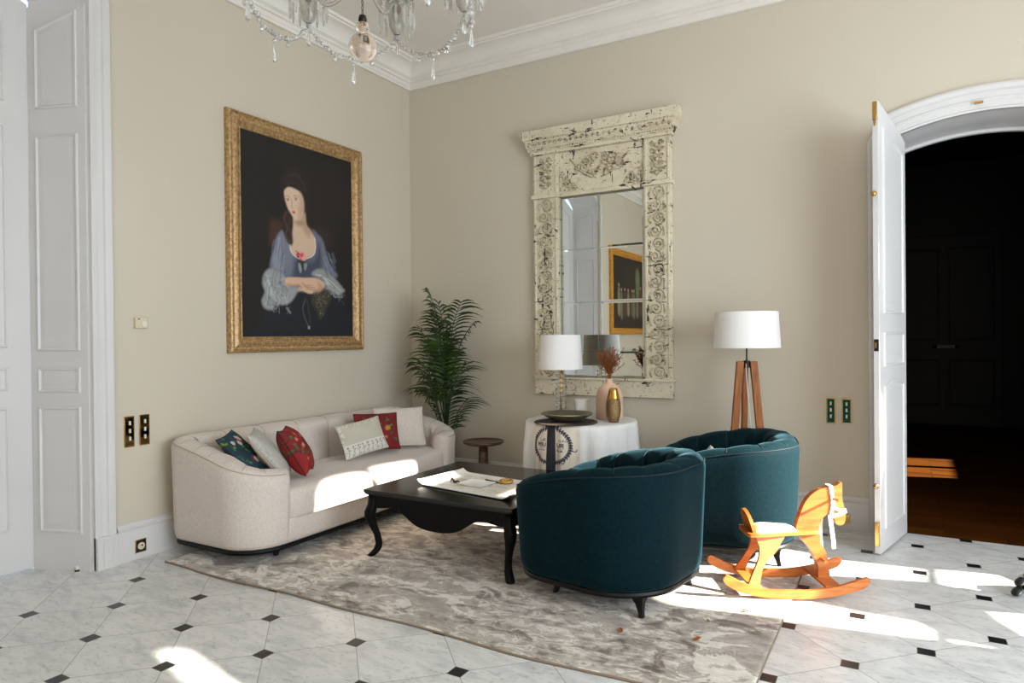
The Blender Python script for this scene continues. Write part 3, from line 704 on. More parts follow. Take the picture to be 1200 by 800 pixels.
def chairtop(x):
    t = (.44-x)/.88; t = min(1,max(0,t)); return .735-.155*t**2.1
def armchair(label, loc, rz):
    r = thing('armchair', label, 'armchair', loc, rz, 'teal tub armchairs')
    tub(r,.44,.44,.455,.24,.36,.13,.125,.42,.58,.73,M['teal'],M['tealseam'],13,.045,[(-.17,-.265),(-.17,.265),(.30,-.28),(.30,.22)],chairtop,flare=.022)
    return r
ch1 = armchair('teal velvet tub armchair in front, nearest the camera beside the coffee table', (2.89,-1.86,.0125), math.radians(-9))
ch2 = armchair('teal velvet tub armchair behind, in front of the tripod floor lamp', (3.262,-.865,.0135), math.radians(11))

# ================================================================== CUSHIONS
def cushion(name, label, A, Lp, R, thick, canvas=None, m=None, pinch=.05, backc=None, group='scatter cushions on the sofa', cat='cushion'):
    """A top corner, Lp other top corner, R corner below A"""
    A,Lp,R = Vector(A),Vector(Lp),Vector(R)
    w = (A-Lp).length; ex = (A-Lp).normalized(); h = (A-R).length; ez = (A-R); ez = (ez-ex*ez.dot(ex)).normalized(); n = ex.cross(ez)*-1
    n = -n if False else n
    C = R+(Lp-A)*.5 ; C = C  # centre of the bottom edge
    n2 = ex.cross(ez)
    nw, nh = (canvas.w, canvas.h) if canvas else (36,36)
    def face(side):
        vs = []
        for j in range(nh):
            for i in range(nw):
                u = 2*i/(nw-1)-1; v = 2*j/(nh-1)-1
                t = (max(0,(1-u**4))*max(0,(1-v**4)))**.5
                t = t*(.75+.25*(1-u*u)*(1-v*v))
                uu = u*(1-pinch*(1-v*v)); vv = v*(1-pinch*(1-u*u))
                wr = .006*noise.noise(Vector((u*2.3+side,v*2.3,A.y*5)))
                p = C+ex*(uu*w/2)+ez*((vv+1)*h/2)+n2*side*(t*(thick/2+wr))
                vs.append(tuple(p))
        return vs
    f1 = face(1); f2 = face(-1)
    mb = MB(); quads = [(j*nw+i, j*nw+i+1, (j+1)*nw+i+1, (j+1)*nw+i) for j in range(nh-1) for i in range(nw-1)]
    mb.v = f1+f2; o = len(f1); mb.f = quads+[tuple(o+k for k in q[::-1]) for q in quads]
    bord = [j for j in range(nw)]+[k*nw+nw-1 for k in range(1,nh)]+[(nh-1)*nw+j for j in range(nw-2,-1,-1)]+[k*nw for k in range(nh-2,0,-1)]
    mb.f += [(bord[i],bord[(i+1)%len(bord)],o+bord[(i+1)%len(bord)],o+bord[i]) for i in range(len(bord))]; mb.m = [0]*len(mb.f)
    cols = None
    if canvas:
        c1 = canvas.cols(); c2 = c1 if backc is None else np.tile(np.array(list(lin(backc))+[1.]),(len(f1),1)); cols = np.concatenate([c1,c2])
    root = thing(name, label, cat, tuple(C), 0, group)
    mb.v = [(p[0]-C.x,p[1]-C.y,p[2]-C.z) for p in mb.v]
    mb.build('cover', m or M['cushion_print'], root, smooth=True, colors=cols)
    pp = MB(); bp = [Vector(mb.v[k]) for k in bord]; pp.tube(bp[::2]+[bp[0]], .003, 5, caps=False); pp.build('piping', M['piping_dark'] if canvas and backc is None and name != 'lace_cushion' else M['piping_light'], root, smooth=True)
    return root
M['cushion_print'] = vcmat('cushion_print',.75,.2,200,.0)
M['piping_dark'] = mat('dark_piping',(40,16,20),.7); M['piping_light'] = mat('light_piping',(206,196,184),.8)
M['plaincushion'] = mat('oatmeal_linen',(210,198,186),.85,var=.05,scale=60,bump=.2,bscale=300)
def floral(bg, seed, petals, greens, n=9, w=110, h=110):
    rnd = random.Random(seed); c = Canvas(w,h,bg)
    for _ in range(10):
        x,y = rnd.random(),rnd.random(); c.dot(x,y,rnd.uniform(.08,.2),tuple(int(v*.75) for v in bg),.5)
    # winding branches with leaves
    for k in range(4):
        x,y = rnd.uniform(.1,.9),rnd.uniform(0,.3); pts = [(x,y)]
        for s in range(5): x += rnd.uniform(-.16,.16); y += rnd.uniform(.08,.2); pts.append((x,y))
        c.line(pts,.010,(30,24,20))
        for (px,py) in pts:
            for q in range(3):
                a = rnd.uniform(0,2*PI); g = rnd.choice(greens); ex,ey = px+.07*cos(a),py+.07*sin(a)
                c.poly([(px,py),((px+ex)/2-.02*sin(a),(py+ey)/2+.02*cos(a)),(ex,ey),((px+ex)/2+.02*sin(a),(py+ey)/2-.02*cos(a))],g,.006)
    for k in range(n):
        x,y = rnd.uniform(.12,.88),rnd.uniform(.12,.88); r = rnd.uniform(.04,.085); pc = rnd.choice(petals)
        for q in range(6):
            a = 2*PI*q/6+rnd.random(); c.dot(x+r*.6*cos(a),y+r*.6*sin(a),r*.5,tuple(int(v*rnd.uniform(.8,1)) for v in pc))
        c.dot(x,y,r*.3,(200,160,60))
    return c
tealc = floral((14,54,70),3,[(226,214,204),(226,214,204),(160,44,48),(190,150,120)],[(60,120,50),(104,130,40),(30,70,60)],8)
tealc.dot(.62,.30,.11,(228,218,212)); tealc.dot(.62,.30,.06,(206,180,170)); tealc.dot(.62,.30,.03,(150,110,100)); tealc.dot(.42,.36,.06,(228,214,196)); tealc.dot(.75,.22,.05,(226,218,212))
redc = floral((138,8,14),11,[(190,100,92),(160,14,18),(204,130,116)],[(60,92,42),(84,104,50),(40,60,40)],7)
redc2 = floral((124,8,14),5,[(190,104,94),(150,12,18),(176,128,44)],[(60,92,42),(94,104,50),(40,70,40)],7)
def lacecanvas():
    c = Canvas(150,100,(196,190,172)); rnd = random.Random(2)
    c.poly([(0,0),(1,0),(1,.36),(0,.36)],(222,218,208),.003,1,False)
    for i in range(150):   # small grey sprigs on the white band
        x,y = rnd.random(),rnd.uniform(.02,.33); a = rnd.uniform(0,PI); c.line([(x,y),(x+.02*cos(a),y+.03*sin(a))],.006,(150,140,126),.8,False)
    for i in range(9):
        x = .06+.11*i; c.line([(x,.04),(x+.01,.2),(x-.015,.3)],.008,(150,142,128)); c.dot(x,.3,.018,(150,142,128)); c.dot(x+.03,.22,.014,(154,146,132))
    for (x0,x1,y0,y1) in ((0,1,.9,1),(0,.06,.36,1),(.94,1,.36,1)):
        for i in range(110): c.dot(rnd.uniform(x0,x1),rnd.uniform(y0,y1),.008,(228,222,210)); c.dot(rnd.uniform(x0,x1),rnd.uniform(y0,y1),.005,(140,130,114))
    c.line([(0,.36),(1,.36)],.006,(232,228,218),1,False)
    return c
greyc = Canvas(60,60,(182,178,170)); rnd = random.Random(9)
for i in range(120): greyc.dot(rnd.random(),rnd.random(),.02,(150,147,140),.5); greyc.dot(rnd.random(),rnd.random(),.014,(202,198,190),.5)
cushion('floral_cushion','teal blue floral cushion with white roses, in the near curved end of the sofa',(.32,-2.29,.80),(.43,-2.495,.765),(.59,-2.245,.497),.11,tealc)
cushion('grey_cushion','grey and off-white cushion between the teal floral and the slim red floral one',(.355,-2.17,.79),(.545,-2.375,.77),(.61,-2.12,.49),.10,greyc,backc=(222,214,202))
cushion('floral_cushion','slim-looking red floral cushion turned edge-on beside the grey cushion',(.46,-1.94,.765),(.58,-2.12,.755),(.685,-1.99,.49),.17,redc,pinch=.09)
cushion('lace_cushion','small rectangular greige lace-trimmed cushion in front of the red one',(.565,-1.16,.77),(.505,-1.58,.725),(.665,-1.155,.52),.08,lacecanvas())
cushion('floral_cushion','square red floral cushion half behind the lace-trimmed cushion',(.57,-.945,.775),(.39,-1.275,.785),(.655,-.995,.482),.075,redc2)
cushion('plain_cushion','plain oatmeal square cushion leaning in the far curved end of the sofa',(.64,-.66,.80),(.40,-1.025,.81),(.725,-.735,.482),.08,None,M['plaincushion'])
cushion('patterned_cushion','small beige cushion peeking over the arm inside the rear teal armchair',(3.27,-1.02,.655),(3.16,-.77,.655),(3.20,-1.04,.46),.06,greyc,backc=(206,190,168),group=None)

# ================================================================== COFFEE TABLE
ct = thing('coffee_table','large square black lacquered coffee table with cabriole legs on the rug','coffee table',(1.845,-1.603,.0115))
hx_,hy_ = .555,.552
tp = MB()
def rrect(hx,hy,r,z,n=5):
    out = []
    for cx_,cy_,a0 in ((hx-r,hy-r,0),(-hx+r,hy-r,PI/2),(-hx+r,-hy+r,PI),(hx-r,-hy+r,1.5*PI)):
        for i in range(n+1): a = a0+PI/2*i/n; out.append((cx_+r*cos(a),cy_+r*sin(a),z))
    return out
tz = .428
tp.loft([rrect(hx_-.02,hy_-.02,.01,tz-.036),rrect(hx_-.008,hy_-.008,.015,tz-.03),rrect(hx_-.006,hy_-.006,.015,tz-.022),rrect(hx_,hy_,.018,tz-.016),rrect(hx_,hy_,.018,tz-.004),rrect(hx_-.004,hy_-.004,.016,tz)])
tp.build('tabletop', M['blacktop'], ct, angle=35)
def apron_poly(L):
    pts = [(-L,.0),(L,.0)]
    half = [(1,-.075),(.93,-.082),(.84,-.078),(.72,-.07),(.6,-.075),(.48,-.105),(.35,-.145),(.2,-.168),(0,-.175)]
    seq = [(x*L,z) for x,z in half]+[(-x*L,z) for x,z in half[-2::-1]]
    sp = spline([(p[0],p[1],0) for p in seq],4); return [(-L,0),(-L,-.02)][:1]+[(L,0)][:0]+[(p.x,p.y) for p in sp[::-1]]+[(L,0)]
ax = hx_-.03; ay = hy_-.03; zt_ = tz-.034
for sx in (-1,1):
    a = MB(); pl = apron_poly(ay-.03); a.prism([(p[0],p[1]+zt_) for p in pl], sx*(ax-.022), sx*ax, 'x'); a.build('apron', M['black'], ct, bevel=.003)
    a = MB(); pl = apron_poly(ax-.03); a.prism([(p[0],p[1]+zt_) for p in pl], sx*(ay-.022), sx*ay, 'y'); a.build('apron', M['black'], ct, bevel=.003)
for sx in (-1,1):
    for sy in (-1,1):
        lg = MB(); rings = []
        # outward offset along the diagonal, half width
        P = [(0,zt_,.0,.030),(0,zt_-.06,.004,.034),(0,zt_-.11,.016,.037),(0,zt_-.15,.018,.033),(0,zt_-.20,.004,.026),(0,zt_-.26,-.014,.0215),(0,.075,-.022,.0215),(0,.045,-.016,.024),(0,.02,-.002,.027),(0,.004,.012,.026),(0,0,.012,.024)]
        for _,z,off,w in P:
            X = sx*(ax-.022+off); Y = sy*(ay-.022+off)
            rings.append([(X+w*.5*(abs(cos(a))**.7*(1 if cos(a)>0 else -1))*1.9, Y+w*.5*(abs(sin(a))**.7*(1 if sin(a)>0 else -1))*1.9, z) for a in [2*PI*k/16 for k in range(16)]])
        lg.loft(rings); lg.build('leg', M['black'], ct, smooth=True)
# paper tray with curled ends on the table -----------------------------------
ztab = .0115+tz
def mapcanvas():
    c = Canvas(150,90,(244,240,233)); rnd = random.Random(4)
    c.poly([(.12,.12),(.88,.12),(.88,.88),(.12,.88)],(236,228,216),.03,.7,False)
    for i in range(60):
        x,y = rnd.uniform(.15,.85),rnd.uniform(.15,.85); c.dot(x,y,rnd.uniform(.01,.05),rnd.choice([(222,204,178),(214,194,176),(234,224,210),(206,186,168)]),.3)
    for i in range(34):
        x,y = rnd.uniform(.15,.85),rnd.uniform(.15,.85); c.line([(x,y),(x+rnd.uniform(-.08,.08),y+rnd.uniform(-.1,.1)),(x+rnd.uniform(-.1,.1),y+rnd.uniform(-.1,.1))],.004,rnd.choice([(150,120,90),(170,140,112),(196,160,120)]),.6)
    return c
mc = mapcanvas()
B0,B1,B2,B3 = Vector((1.512,-1.885)),Vector((2.297,-2.005)),Vector((2.292,-1.52)),Vector((1.568,-1.415))
tc0 = (B0+B1+B2+B3)/4
tray = thing('paper_tray','large white printed sheet tray with curled ends on the coffee table','tray',(tc0.x,tc0.y,ztab))
def trayp(u,v,dz=0):
    p = (B0*(1-u)+B1*u)*(1-v)+(B3*(1-u)+B2*u)*v
    z = .006+.028*(max(0,abs(u-.5)-.40)/.10)**2+.004*(max(0,abs(v-.5)-.42)/.08)**2
    p2 = p-tc0; k = 1-.02*(max(0,abs(u-.5)-.40)/.10)**2
    return p2.x*k, p2.y*k, z+dz
g = grid(150,90,trayp); nn = len(g.v); g2 = grid(150,90,lambda u,v: trayp(u,v,-.004))
g.v += g2.v; q = g.f[:]; g.f += [tuple(i+nn for i in f[::-1]) for f in q]
bord = [j for j in range(150)]+[k*150+149 for k in range(1,90)]+[89*150+j for j in range(148,-1,-1)]+[k*150 for k in range(88,0,-1)]
g.f += [(bord[i],bord[(i+1)%len(bord)],nn+bord[(i+1)%len(bord)],nn+bord[i]) for i in range(len(bord))]; g.m = [0]*len(g.f)
M['print'] = vcmat('printed_sheet',.5)
g.build('sheet', M['print'], tray, smooth=True, colors=np.concatenate([mc.cols(),mc.cols()]))
zt2 = ztab+.008
d = MB(); Md = Matrix.Rotation(math.radians(-6),4,'Z')
d.loft([[tuple(Md@Vector(p)) for p in rrect(.085,.07,.01,.0)],[tuple(Md@Vector(p)) for p in rrect(.10,.082,.012,.012)],[tuple(Md@Vector(p)) for p in rrect(.097,.079,.012,.013)],[tuple(Md@Vector(p)) for p in rrect(.085,.07,.01,.005)]])
tag(d.build('square_dish', M['candle'], angle=40, loc=(1.89,-1.73,zt2)),'small square white dish in the middle of the printed tray','dish')
d = MB()
for k in range(16):
    a = 2*PI*k/16; d.ball((.038*cos(a),.038*sin(a),.011),.0115,8,6)
d.lathe([(.030,.004),(.046,.004),(.046,.012),(.03,.012)],(0,0,0),24,False)
tag(d.build('beaded_bracelet', M['brass'], smooth=True, loc=(2.035,-1.60,zt2)),'gold beaded ring ornament on the tray, right of the dish','ornament')
d = MB(); d.tube([(0,0,.006),(.11,-.035,.006),(.125,-.04,.006)],[.005,.0055,.003],8); tag(d.build('pen', M['dark'], smooth=True, loc=(1.875,-1.60,zt2)),'black pen lying behind the white dish on the tray','pen')
d = MB(); d.tube([(-.02,0,.004),(-.012,.004,.03),(.0,.0,.02),(.012,0,.006),(.03,-.002,.006)],[.003,.006,.006,.008,.004],7); d.tube([(.0,.0,.006),(.03,.015,.01),(.045,.01,.004)],[.004,.006,.003],7)
tag(d.build('figurine', M['metaldark'], smooth=True, loc=(1.72,-1.755,zt2)),'tiny dark metal figurine on the tray, left of the dish','figurine')

# ================================================================== ROUND TABLE + CLOTH
RC = Vector((2.105,-.55)); RT = .43; ZT = .755
rt = thing('round_table','round table hidden under the floor-length white cloth','table',(RC.x,RC.y,.0135))
t = MB(); t.lathe([(.05,.0),(.2,0),(.2,.02),(.05,.05),(.035,.1),(.035,.69),(.1,.708)],(0,0,0),24); t.build('pedestal', M['brown'], rt, smooth=True)
t = MB(); t.lathe([(.38,.710),(.405,.712),(.405,.733),(.38,.735)],(0,0,0),48); t.build('tabletop', M['brown'], rt, angle=40)
def clothr(a, z):
    d = (ZT-z)/ZT; f = min(1,max(0,d)*3.0)**.7
    fold = .5*sin(13*a+.6)+.32*sin(22*a+1.9)+.3*sin(7*a+.3)+.15*sin(37*a)
    return RT+.004+.038*d**.9+.026*f*fold
cl = MB(); rings = []; NA = 260
for f_ in (.02,.5,.85,.95): rings.append([(RC.x+RT*f_*cos(2*PI*j/NA),RC.y+RT*f_*sin(2*PI*j/NA),ZT) for j in range(NA)])
rings.append([(RC.x+RT*.985*cos(2*PI*j/NA),RC.y+RT*.985*sin(2*PI*j/NA),ZT-.003) for j in range(NA)])
for k in range(0,26):
    z = ZT-.012-(ZT-.03-.012)*k/25; rings.append([(RC.x+clothr(2*PI*j/NA,z)*cos(2*PI*j/NA),RC.y+clothr(2*PI*j/NA,z)*sin(2*PI*j/NA),z) for j in range(NA)])
cl.v = []; cl.loft(rings, True, False); cl.add([(RC.x,RC.y,ZT)],[])
ctr = len(cl.v)-1
cl.f += [(j,(j+1)%NA,ctr) for j in range(NA)]; cl.m += [0]*NA
tag(cl.build('tablecloth', M['cloth'], smooth=True),'long white tablecloth draped in folds over the round table','tablecloth')
# printed runner hanging over the front of the cloth
def runnercanvas():
    W_,H_ = 210,330; c = Canvas(W_,H_,(228,215,200)); ink = (62,58,66); rnd = random.Random(6)
    for i in range(40): c.dot(rnd.random(),rnd.random(),rnd.uniform(.03,.1),rnd.choice([(228,214,198),(214,196,176)]),.35)
    cx_,cyy,rx,ry = .46,.80,.37,.185
    # wreath of leaves and scrolls
    for side in (-1,1):
        for k in range(19):
            a = PI/2+side*(.28+k*.145); x = cx_+rx*cos(a); y = cyy+ry*sin(a)
            for q in range(3):
                b = a+side*(1.6+.8*(q-1)); ex,ey = x+.055*cos(b),y+.055*sin(b)*W_/H_
                c.poly([(x,y),((x+ex)/2-.014*sin(b),(y+ey)/2+.010*cos(b)),(ex,ey),((x+ex)/2+.014*sin(b),(y+ey)/2-.010*cos(b))],ink,.004)
            if k % 3 == 0: c.dot(x,y,.02,ink,.9)
        c.line([(cx_+side*rx*cos(t*.29-1.2),cyy+ry*sin(t*.29-1.2)) for t in range(9)],.007,ink)
        c.line([(cx_+side*rx*1.0,cyy-.03),(cx_+side*(rx+.06),cyy-.055),(cx_+side*(rx+.10),cyy-.05),(cx_+side*(rx+.105),cyy-.035)],.012,ink)
        c.dot(cx_+side*.24,cyy-ry*.88,.035,ink,.8); c.dot(cx_+side*.24,cyy-ry*.88,.014,(222,206,188))
    # lettering, simple strokes
    S = {'A':[[(0,0),(.5,1),(1,0)],[(.2,.4),(.8,.4)]],'B':[[(0,0),(0,1),(.8,.95),(.8,.55),(0,.5),(.9,.45),(.9,.05),(0,0)]],'C':[[(1,.85),(.5,1),(0,.6),(0,.4),(.5,0),(1,.15)]],'E':[[(1,1),(0,1),(0,0),(1,0)],[(0,.5),(.8,.5)]],
         'I':[[(.5,0),(.5,1)]],'L':[[(0,1),(0,0),(1,0)]],'M':[[(0,0),(0,1),(.5,.3),(1,1),(1,0)]],'N':[[(0,0),(0,1),(1,0),(1,1)]],'O':[[(.5,0),(0,.3),(0,.7),(.5,1),(1,.7),(1,.3),(.5,0)]],
         'P':[[(0,0),(0,1),(.9,.95),(.9,.55),(0,.5)]],'Q':[[(.5,0),(0,.3),(0,.7),(.5,1),(1,.7),(1,.3),(.5,0)],[(.6,.3),(1,-.05)]],'R':[[(0,0),(0,1),(.9,.95),(.9,.55),(0,.5),(1,0)]],'S':[[(1,.85),(.5,1),(0,.75),(1,.3),(.5,0),(0,.15)]],
         'T':[[(0,1),(1,1)],[(.5,0),(.5,1)]],'U':[[(0,1),(0,.2),(.5,0),(1,.2),(1,1)]],' ':[]}
    def text(t, x0, x1, y, h, w, a=1):
        n = len(t); cw = (x1-x0)/n
        for i,ch in enumerate(t):
            for st in S[ch]: c.line([(x0+(i+.15+.7*p[0])*cw, y+h*p[1]) for p in st], w, ink, a, False)
    text('LE',.22,.36,.845,.022,.007); text('NAU',.60,.80,.845,.022,.007,.8)
    text('MOU',.16,.36,.79,.034,.013); text('UR',.56,.72,.79,.034,.013)
    c.line([(.18,.775),(.36,.775)],.005,ink,.8,False); c.line([(.56,.775),(.72,.775)],.005,ink,.8,False)
    text('LIN',.18,.34,.742,.016,.007); text('BLE',.56,.70,.742,.016,.007)
    c.poly([(.375,0),(.535,0),(.535,1),(.375,1)],(38,36,44),.003,1,False)
    return c
rc = runnercanvas(); A0 = math.radians(-119); A1 = math.radians(-67)
def runp(u,v):
    a = A0+(A1-A0)*u; z = .06+(ZT-.010-.06)*v
    r = clothr(a,z)+.007; 
    if v > .985: r = RT*.985; z = ZT+.002
    return RC.x+r*cos(a),RC.y+r*sin(a),z
g = grid(210,330,runp); M['runner'] = vcmat('printed_linen',.8)
rn = g.build('table_runner', M['runner'], smooth=True, colors=rc.cols()); sd = rn.modifiers.new('thick','SOLIDIFY'); sd.thickness = .0015; sd.offset = 1
tag(rn,'linen runner with a dark stripe and printed wreath hanging down the front of the tablecloth','table runner')
pm = MB(); pm.lathe([(.001,.0),(.235,0),(.24,.004),(.235,.008),(.2,.007),(.001,.007)],(0,0,0),56); tag(pm.build('placemat', M['placemat'], angle=40, loc=(2.09,-.80,ZT+.0025)),'dark round placemat under the shallow olive bowl','placemat')
bw = MB(); bw.lathe([(.001,0),(.085,0),(.10,.005),(.15,.026),(.192,.050),(.200,.056),(.196,.059),(.18,.053),(.14,.032),(.09,.014),(.001,.012)],(0,0,0),64)
tag(bw.build('bowl', M['stoneware'], smooth=True, loc=(2.085,-.765,ZT+.012)),'shallow olive-brown ceramic bowl on the dark placemat','bowl')

# table lamp
tl = thing('table_lamp','table lamp with a stacked crystal column and white drum shade, left on the round table','table lamp',(1.885,-.455,ZT+.001))
b = MB(); b.lathe([(.001,0),(.058,0),(.06,.006),(.058,.016),(.045,.02),(.001,.02)],(0,0,0),32); b.build('base', M['glass'], tl, angle=40)
for k in range(9):
    b = MB(); z = .022+.036*k; n = 20; rings = []
    for i in range(7):
        a = PI*i/6; r = .024+.022*sin(a)**.6; rings.append([((r*(1+.05*(j%2)))*cos(2*PI*j/n), (r*(1+.05*(j%2)))*sin(2*PI*j/n), z+.018-.017*cos(a)) for j in range(n)])
    b.loft(rings); b.build('crystal_disc', M['glass'], tl, angle=30)
b = MB(); b.tube([(0,0,.021),(0,0,.47)],.0045,10); b.build('rod', M['brass'], tl, smooth=True)
b = MB(); b.lathe([(.012,.355),(.014,.36),(.010,.385),(.014,.39),(.014,.43),(.01,.44)],(0,0,0),16); b.build('socket', M['brass'], tl, smooth=True)
def drum(parent, r0, r1, z0, z1, mz):
    s = MB(); t_ = .003
    s.lathe([(r0,z0),(r1,z1)],(0,0,0),64,False); s.lathe([(r0-t_,z0),(r1-t_,z1)],(0,0,0),64,False)
    s.lathe([(r0,z0),(r0-t_,z0)],(0,0,0),64,False); s.lathe([(r1,z1),(r1-t_,z1)],(0,0,0),64,False)
    sh = s.build('lamp_shade', M['shade'], parent, angle=40, nofix=True)
    r = MB()
    for k in range(3):
        a = 2*PI*k/3; r.tube([(0,0,mz),(r0*.97*cos(a),r0*.97*sin(a),z0+.02)],.002,6)
    r.build('shade_carrier', M['brass'], sh, smooth=True)
drum(tl,.180,.162,.385,.662,.44)
cd = MB(); cd.lathe([(.001,0),(.058,0),(.060,.004),(.060,.138),(.056,.142),(.001,.139)],(0,0,0),40); tag(cd.build('pillar_candle', M['candle'], angle=40, loc=(2.035,-.38,ZT+.001)),'short white pillar candle standing between the lamp and the pink vase','candle')
# pink bottle vase and dried stems
VX,VY = 2.30,-.44
vz = MB(); vp = [(r_*(1.2 if r_ > .02 else 1),z_) for r_,z_ in [(.001,0),(.082,0),(.088,.006),(.088,.10),(.087,.17),(.083,.20),(.072,.235),(.054,.26),(.036,.275),(.026,.285),(.021,.295),(.0205,.315),(.016,.315),(.0155,.30),(.001,.295)]]
vz.lathe(vp,(0,0,0),56); tag(vz.build('vase', M['ceramicpink'], smooth=True, loc=(VX,VY,ZT+.001)),'tall dusty-pink bottle vase holding dried stems','vase')
fl_ = thing('dried_flowers','spray of rusty-red dried flower stems rising from the pink vase','dried flowers',(VX,VY,ZT+.30))
rnd = random.Random(21)
st = MB(); hdm = MB()
for k in range(64):
    a = rnd.uniform(0,2*PI); sp = rnd.uniform(.15,1)**.7*.125; hgt = rnd.uniform(.13,.265)
    p = [Vector((0,0,0)),Vector((sp*.25*cos(a),sp*.25*sin(a),hgt*.45)),Vector((sp*.7*cos(a),sp*.7*sin(a),hgt*.8)),Vector((sp*cos(a+.2),sp*sin(a+.2),hgt))]
    s4 = spline(p,3); st.tube(s4, [.0016]*len(s4), 4)
    for q in range(15):
        t_ = rnd.uniform(.35,1); c_ = s4[min(len(s4)-1,int(t_*(len(s4)-1)))]; dv = Vector((rnd.gauss(0,1),rnd.gauss(0,1),rnd.gauss(.7,.6))).normalized()*rnd.uniform(.008,.022)
        hdm.tube([c_,c_+dv*.6,c_+dv],[.0008,.0028,.0012],4)
st.build('stems', M['twig'], fl_); hdm.build('seedheads', M['twigred'], fl_)
bz = thing('bronze_vase','slim hammered bronze vase with a smooth gold rim, in front of the pink vase','vase',(2.405,-.625,ZT+.001))
b = MB(); b.lathe([(.001,0),(.034,0),(.039,.004),(.053,.06),(.057,.108),(.054,.15),(.0475,.18)],(0,0,0),48,True); b.build('body', M['bronze'], bz, smooth=True)
b = MB(); b.lathe([(.0477,.180),(.041,.21),(.034,.24),(.031,.256),(.0285,.256),(.030,.24),(.036,.205),(.042,.180)],(0,0,0),48,False); b.build('neck', M['bronzetop'], bz, smooth=True)

# ================================================================== MIRROR
mr = thing('wall_mirror','tall carved mirror in a distressed cream architectural frame on the back wall','mirror',(2.06,-.002,0))
F0 = -.05
fm = MB()
XL,XR = 1.435-2.06,2.69-2.06
def bx(x0,x1,z0,z1,d0,d1): fm.box((x0,-d1,z0),(x1,-d0,z1))
bx(XL,XR,.895,1.03,0,.055)          # bottom rail
bx(XL,-.375,1.03,2.63,0,.055); bx(.40,XR,1.03,2.63,0,.055)      # pilasters
bx(XL,-.375,2.665,3.02,0,.055); bx(.40,XR,2.665,3.02,0,.055)
bx(-.375,.40,2.66,3.02,0,.035)       # head panel
bx(XL-.012,XR+.014,1.03,1.05,0,.075); bx(XL-.012,-.365,2.63,2.665,0,.075); bx(.39,XR+.014,2.63,2.665,0,.075); bx(-.375,.40,2.63,2.66,0,.05)
for s,(a,b) in ((0,(XL,-.375)),(1,(.40,XR))):
    for e in (a+.012,b-.03): bx(e,e+.018,1.06,2.62,.055,.063); bx(e,e+.018,2.68,3.01,.055,.063)
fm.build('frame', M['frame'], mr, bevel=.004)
cp = [(0,3.02),(.075,3.02),(.078,3.045),(.09,3.05),(.092,3.075),(.105,3.085),(.11,3.14),(.125,3.15),(.14,3.19),(.145,3.222),(0,3.222)]
cm = MB(); rings = []
def cring(side): # side: left end, front-left, front-right, right end
    out = []
    for p,z in cp:
        e = max(0,p-.06)
        out.append({0:(XL-e,0,z),1:(XL-e,-p,z),2:(XR+e,-p,z),3:(XR+e,0,z)}[side])
    return out
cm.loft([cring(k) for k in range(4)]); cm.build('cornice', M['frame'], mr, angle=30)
rl = MB()
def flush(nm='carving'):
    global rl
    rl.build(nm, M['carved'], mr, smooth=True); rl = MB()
for k in range(58): rl.ball((XL-.03+k*(XR-XL+.06)/57,-.088,3.062),.0095,8,6)
flush('bead_moulding')
for k in range(58): rl.ball((XL-.045+k*(XR-XL+.09)/57,-.118,3.147),.006,6,5)
flush('bead_moulding')
def scroll(cx_,cz,r,d=1,y=-.058,turn=1.7,w=.008,a0=0):
    pts = []
    for i in range(26):
        t_ = i/25; a = a0+d*t_*turn*2*PI; rr = r*(1-.85*t_); pts.append((cx_+rr*cos(a),y-.004*t_,cz+rr*sin(a)))
    rl.tube(pts,[w*(1-.3*i/25) for i in range(26)],5)
    rl.ball((pts[-1][0],y-.004,pts[-1][2]),w*1.3,6,5)
for pxc in ((XL-.375)/2,(.40+XR)/2):
    n = 15; rl = MB()
    for k in range(n):
        z = 1.11+k*(2.57-1.11)/(n-1); scroll(pxc+.012*(-1)**k,z,.058,(-1)**k,a0=PI/2*(1 if k%2 else -1),w=.0085)
        for s in (-1,1):
            rl.tube([(pxc+s*.055,-.058,z-.045),(pxc+s*.065,-.064,z-.01),(pxc+s*.05,-.058,z+.03)],[.004,.009,.003],5)
    flush('pilaster_carving')
    for k in range(5):
        z = 2.73+k*.055; rl.ball((pxc,-.06,z),.02,8,6); 
        for s in (-1,1): scroll(pxc+s*.035,z+.02,.024,s,w=.006)
    flush('pilaster_rosettes')
flush('pilaster_carving')
# head panel: central basket of flowers, side sprays and corner lattices
for k in range(46):
    rr = rnd.random()**.6; a = rnd.uniform(0,2*PI); x = .0+rr*.2*cos(a); z = 2.87+rr*.085*sin(a); rl.ball((x,-.038,z),rnd.uniform(.010,.022),8,6)
for s in (-1,1):
    scroll(s*.12+.01,2.90,.055,s,-.038,w=.009); scroll(s*.20+.01,2.86,.04,-s,-.038,w=.008); scroll(s*.07+.01,2.80,.035,s,-.038,w=.008); scroll(s*.05+.01,2.945,.04,-s,-.038,w=.008)
    rl.tube([(s*.02,-.038,2.76),(s*.12,-.045,2.80),(s*.22,-.04,2.90),(s*.27,-.038,2.95)],[.004,.01,.008,.004],6)
    for k in range(60):
        u,v = rnd.random(),rnd.random()
        if u+v > 1: u,v = 1-u,1-v
        rl.ball((( -.365+u*.2) if s < 0 else (.39-u*.2),-.036,2.68+v*.19),rnd.uniform(.006,.012),6,5)
flush('head_carving')
for k in range(26):  # carved leaves along the frieze
    x = XL-.01+k*(XR-XL+.02)/25; scroll(x,3.108,.02,(-1)**k,-.106,1.2,.006)
flush('frieze_carving')
gx0,gx1,gz0,gz1 = -.37,.395,1.05,2.63
rnd = random.Random(3)
cols_ = [gx0+.008,gx0+.008+(gx1-gx0-.016)*.465,gx1-.008]; rows = [gz0+.004,1.275,1.70,2.165,gz1-.004]
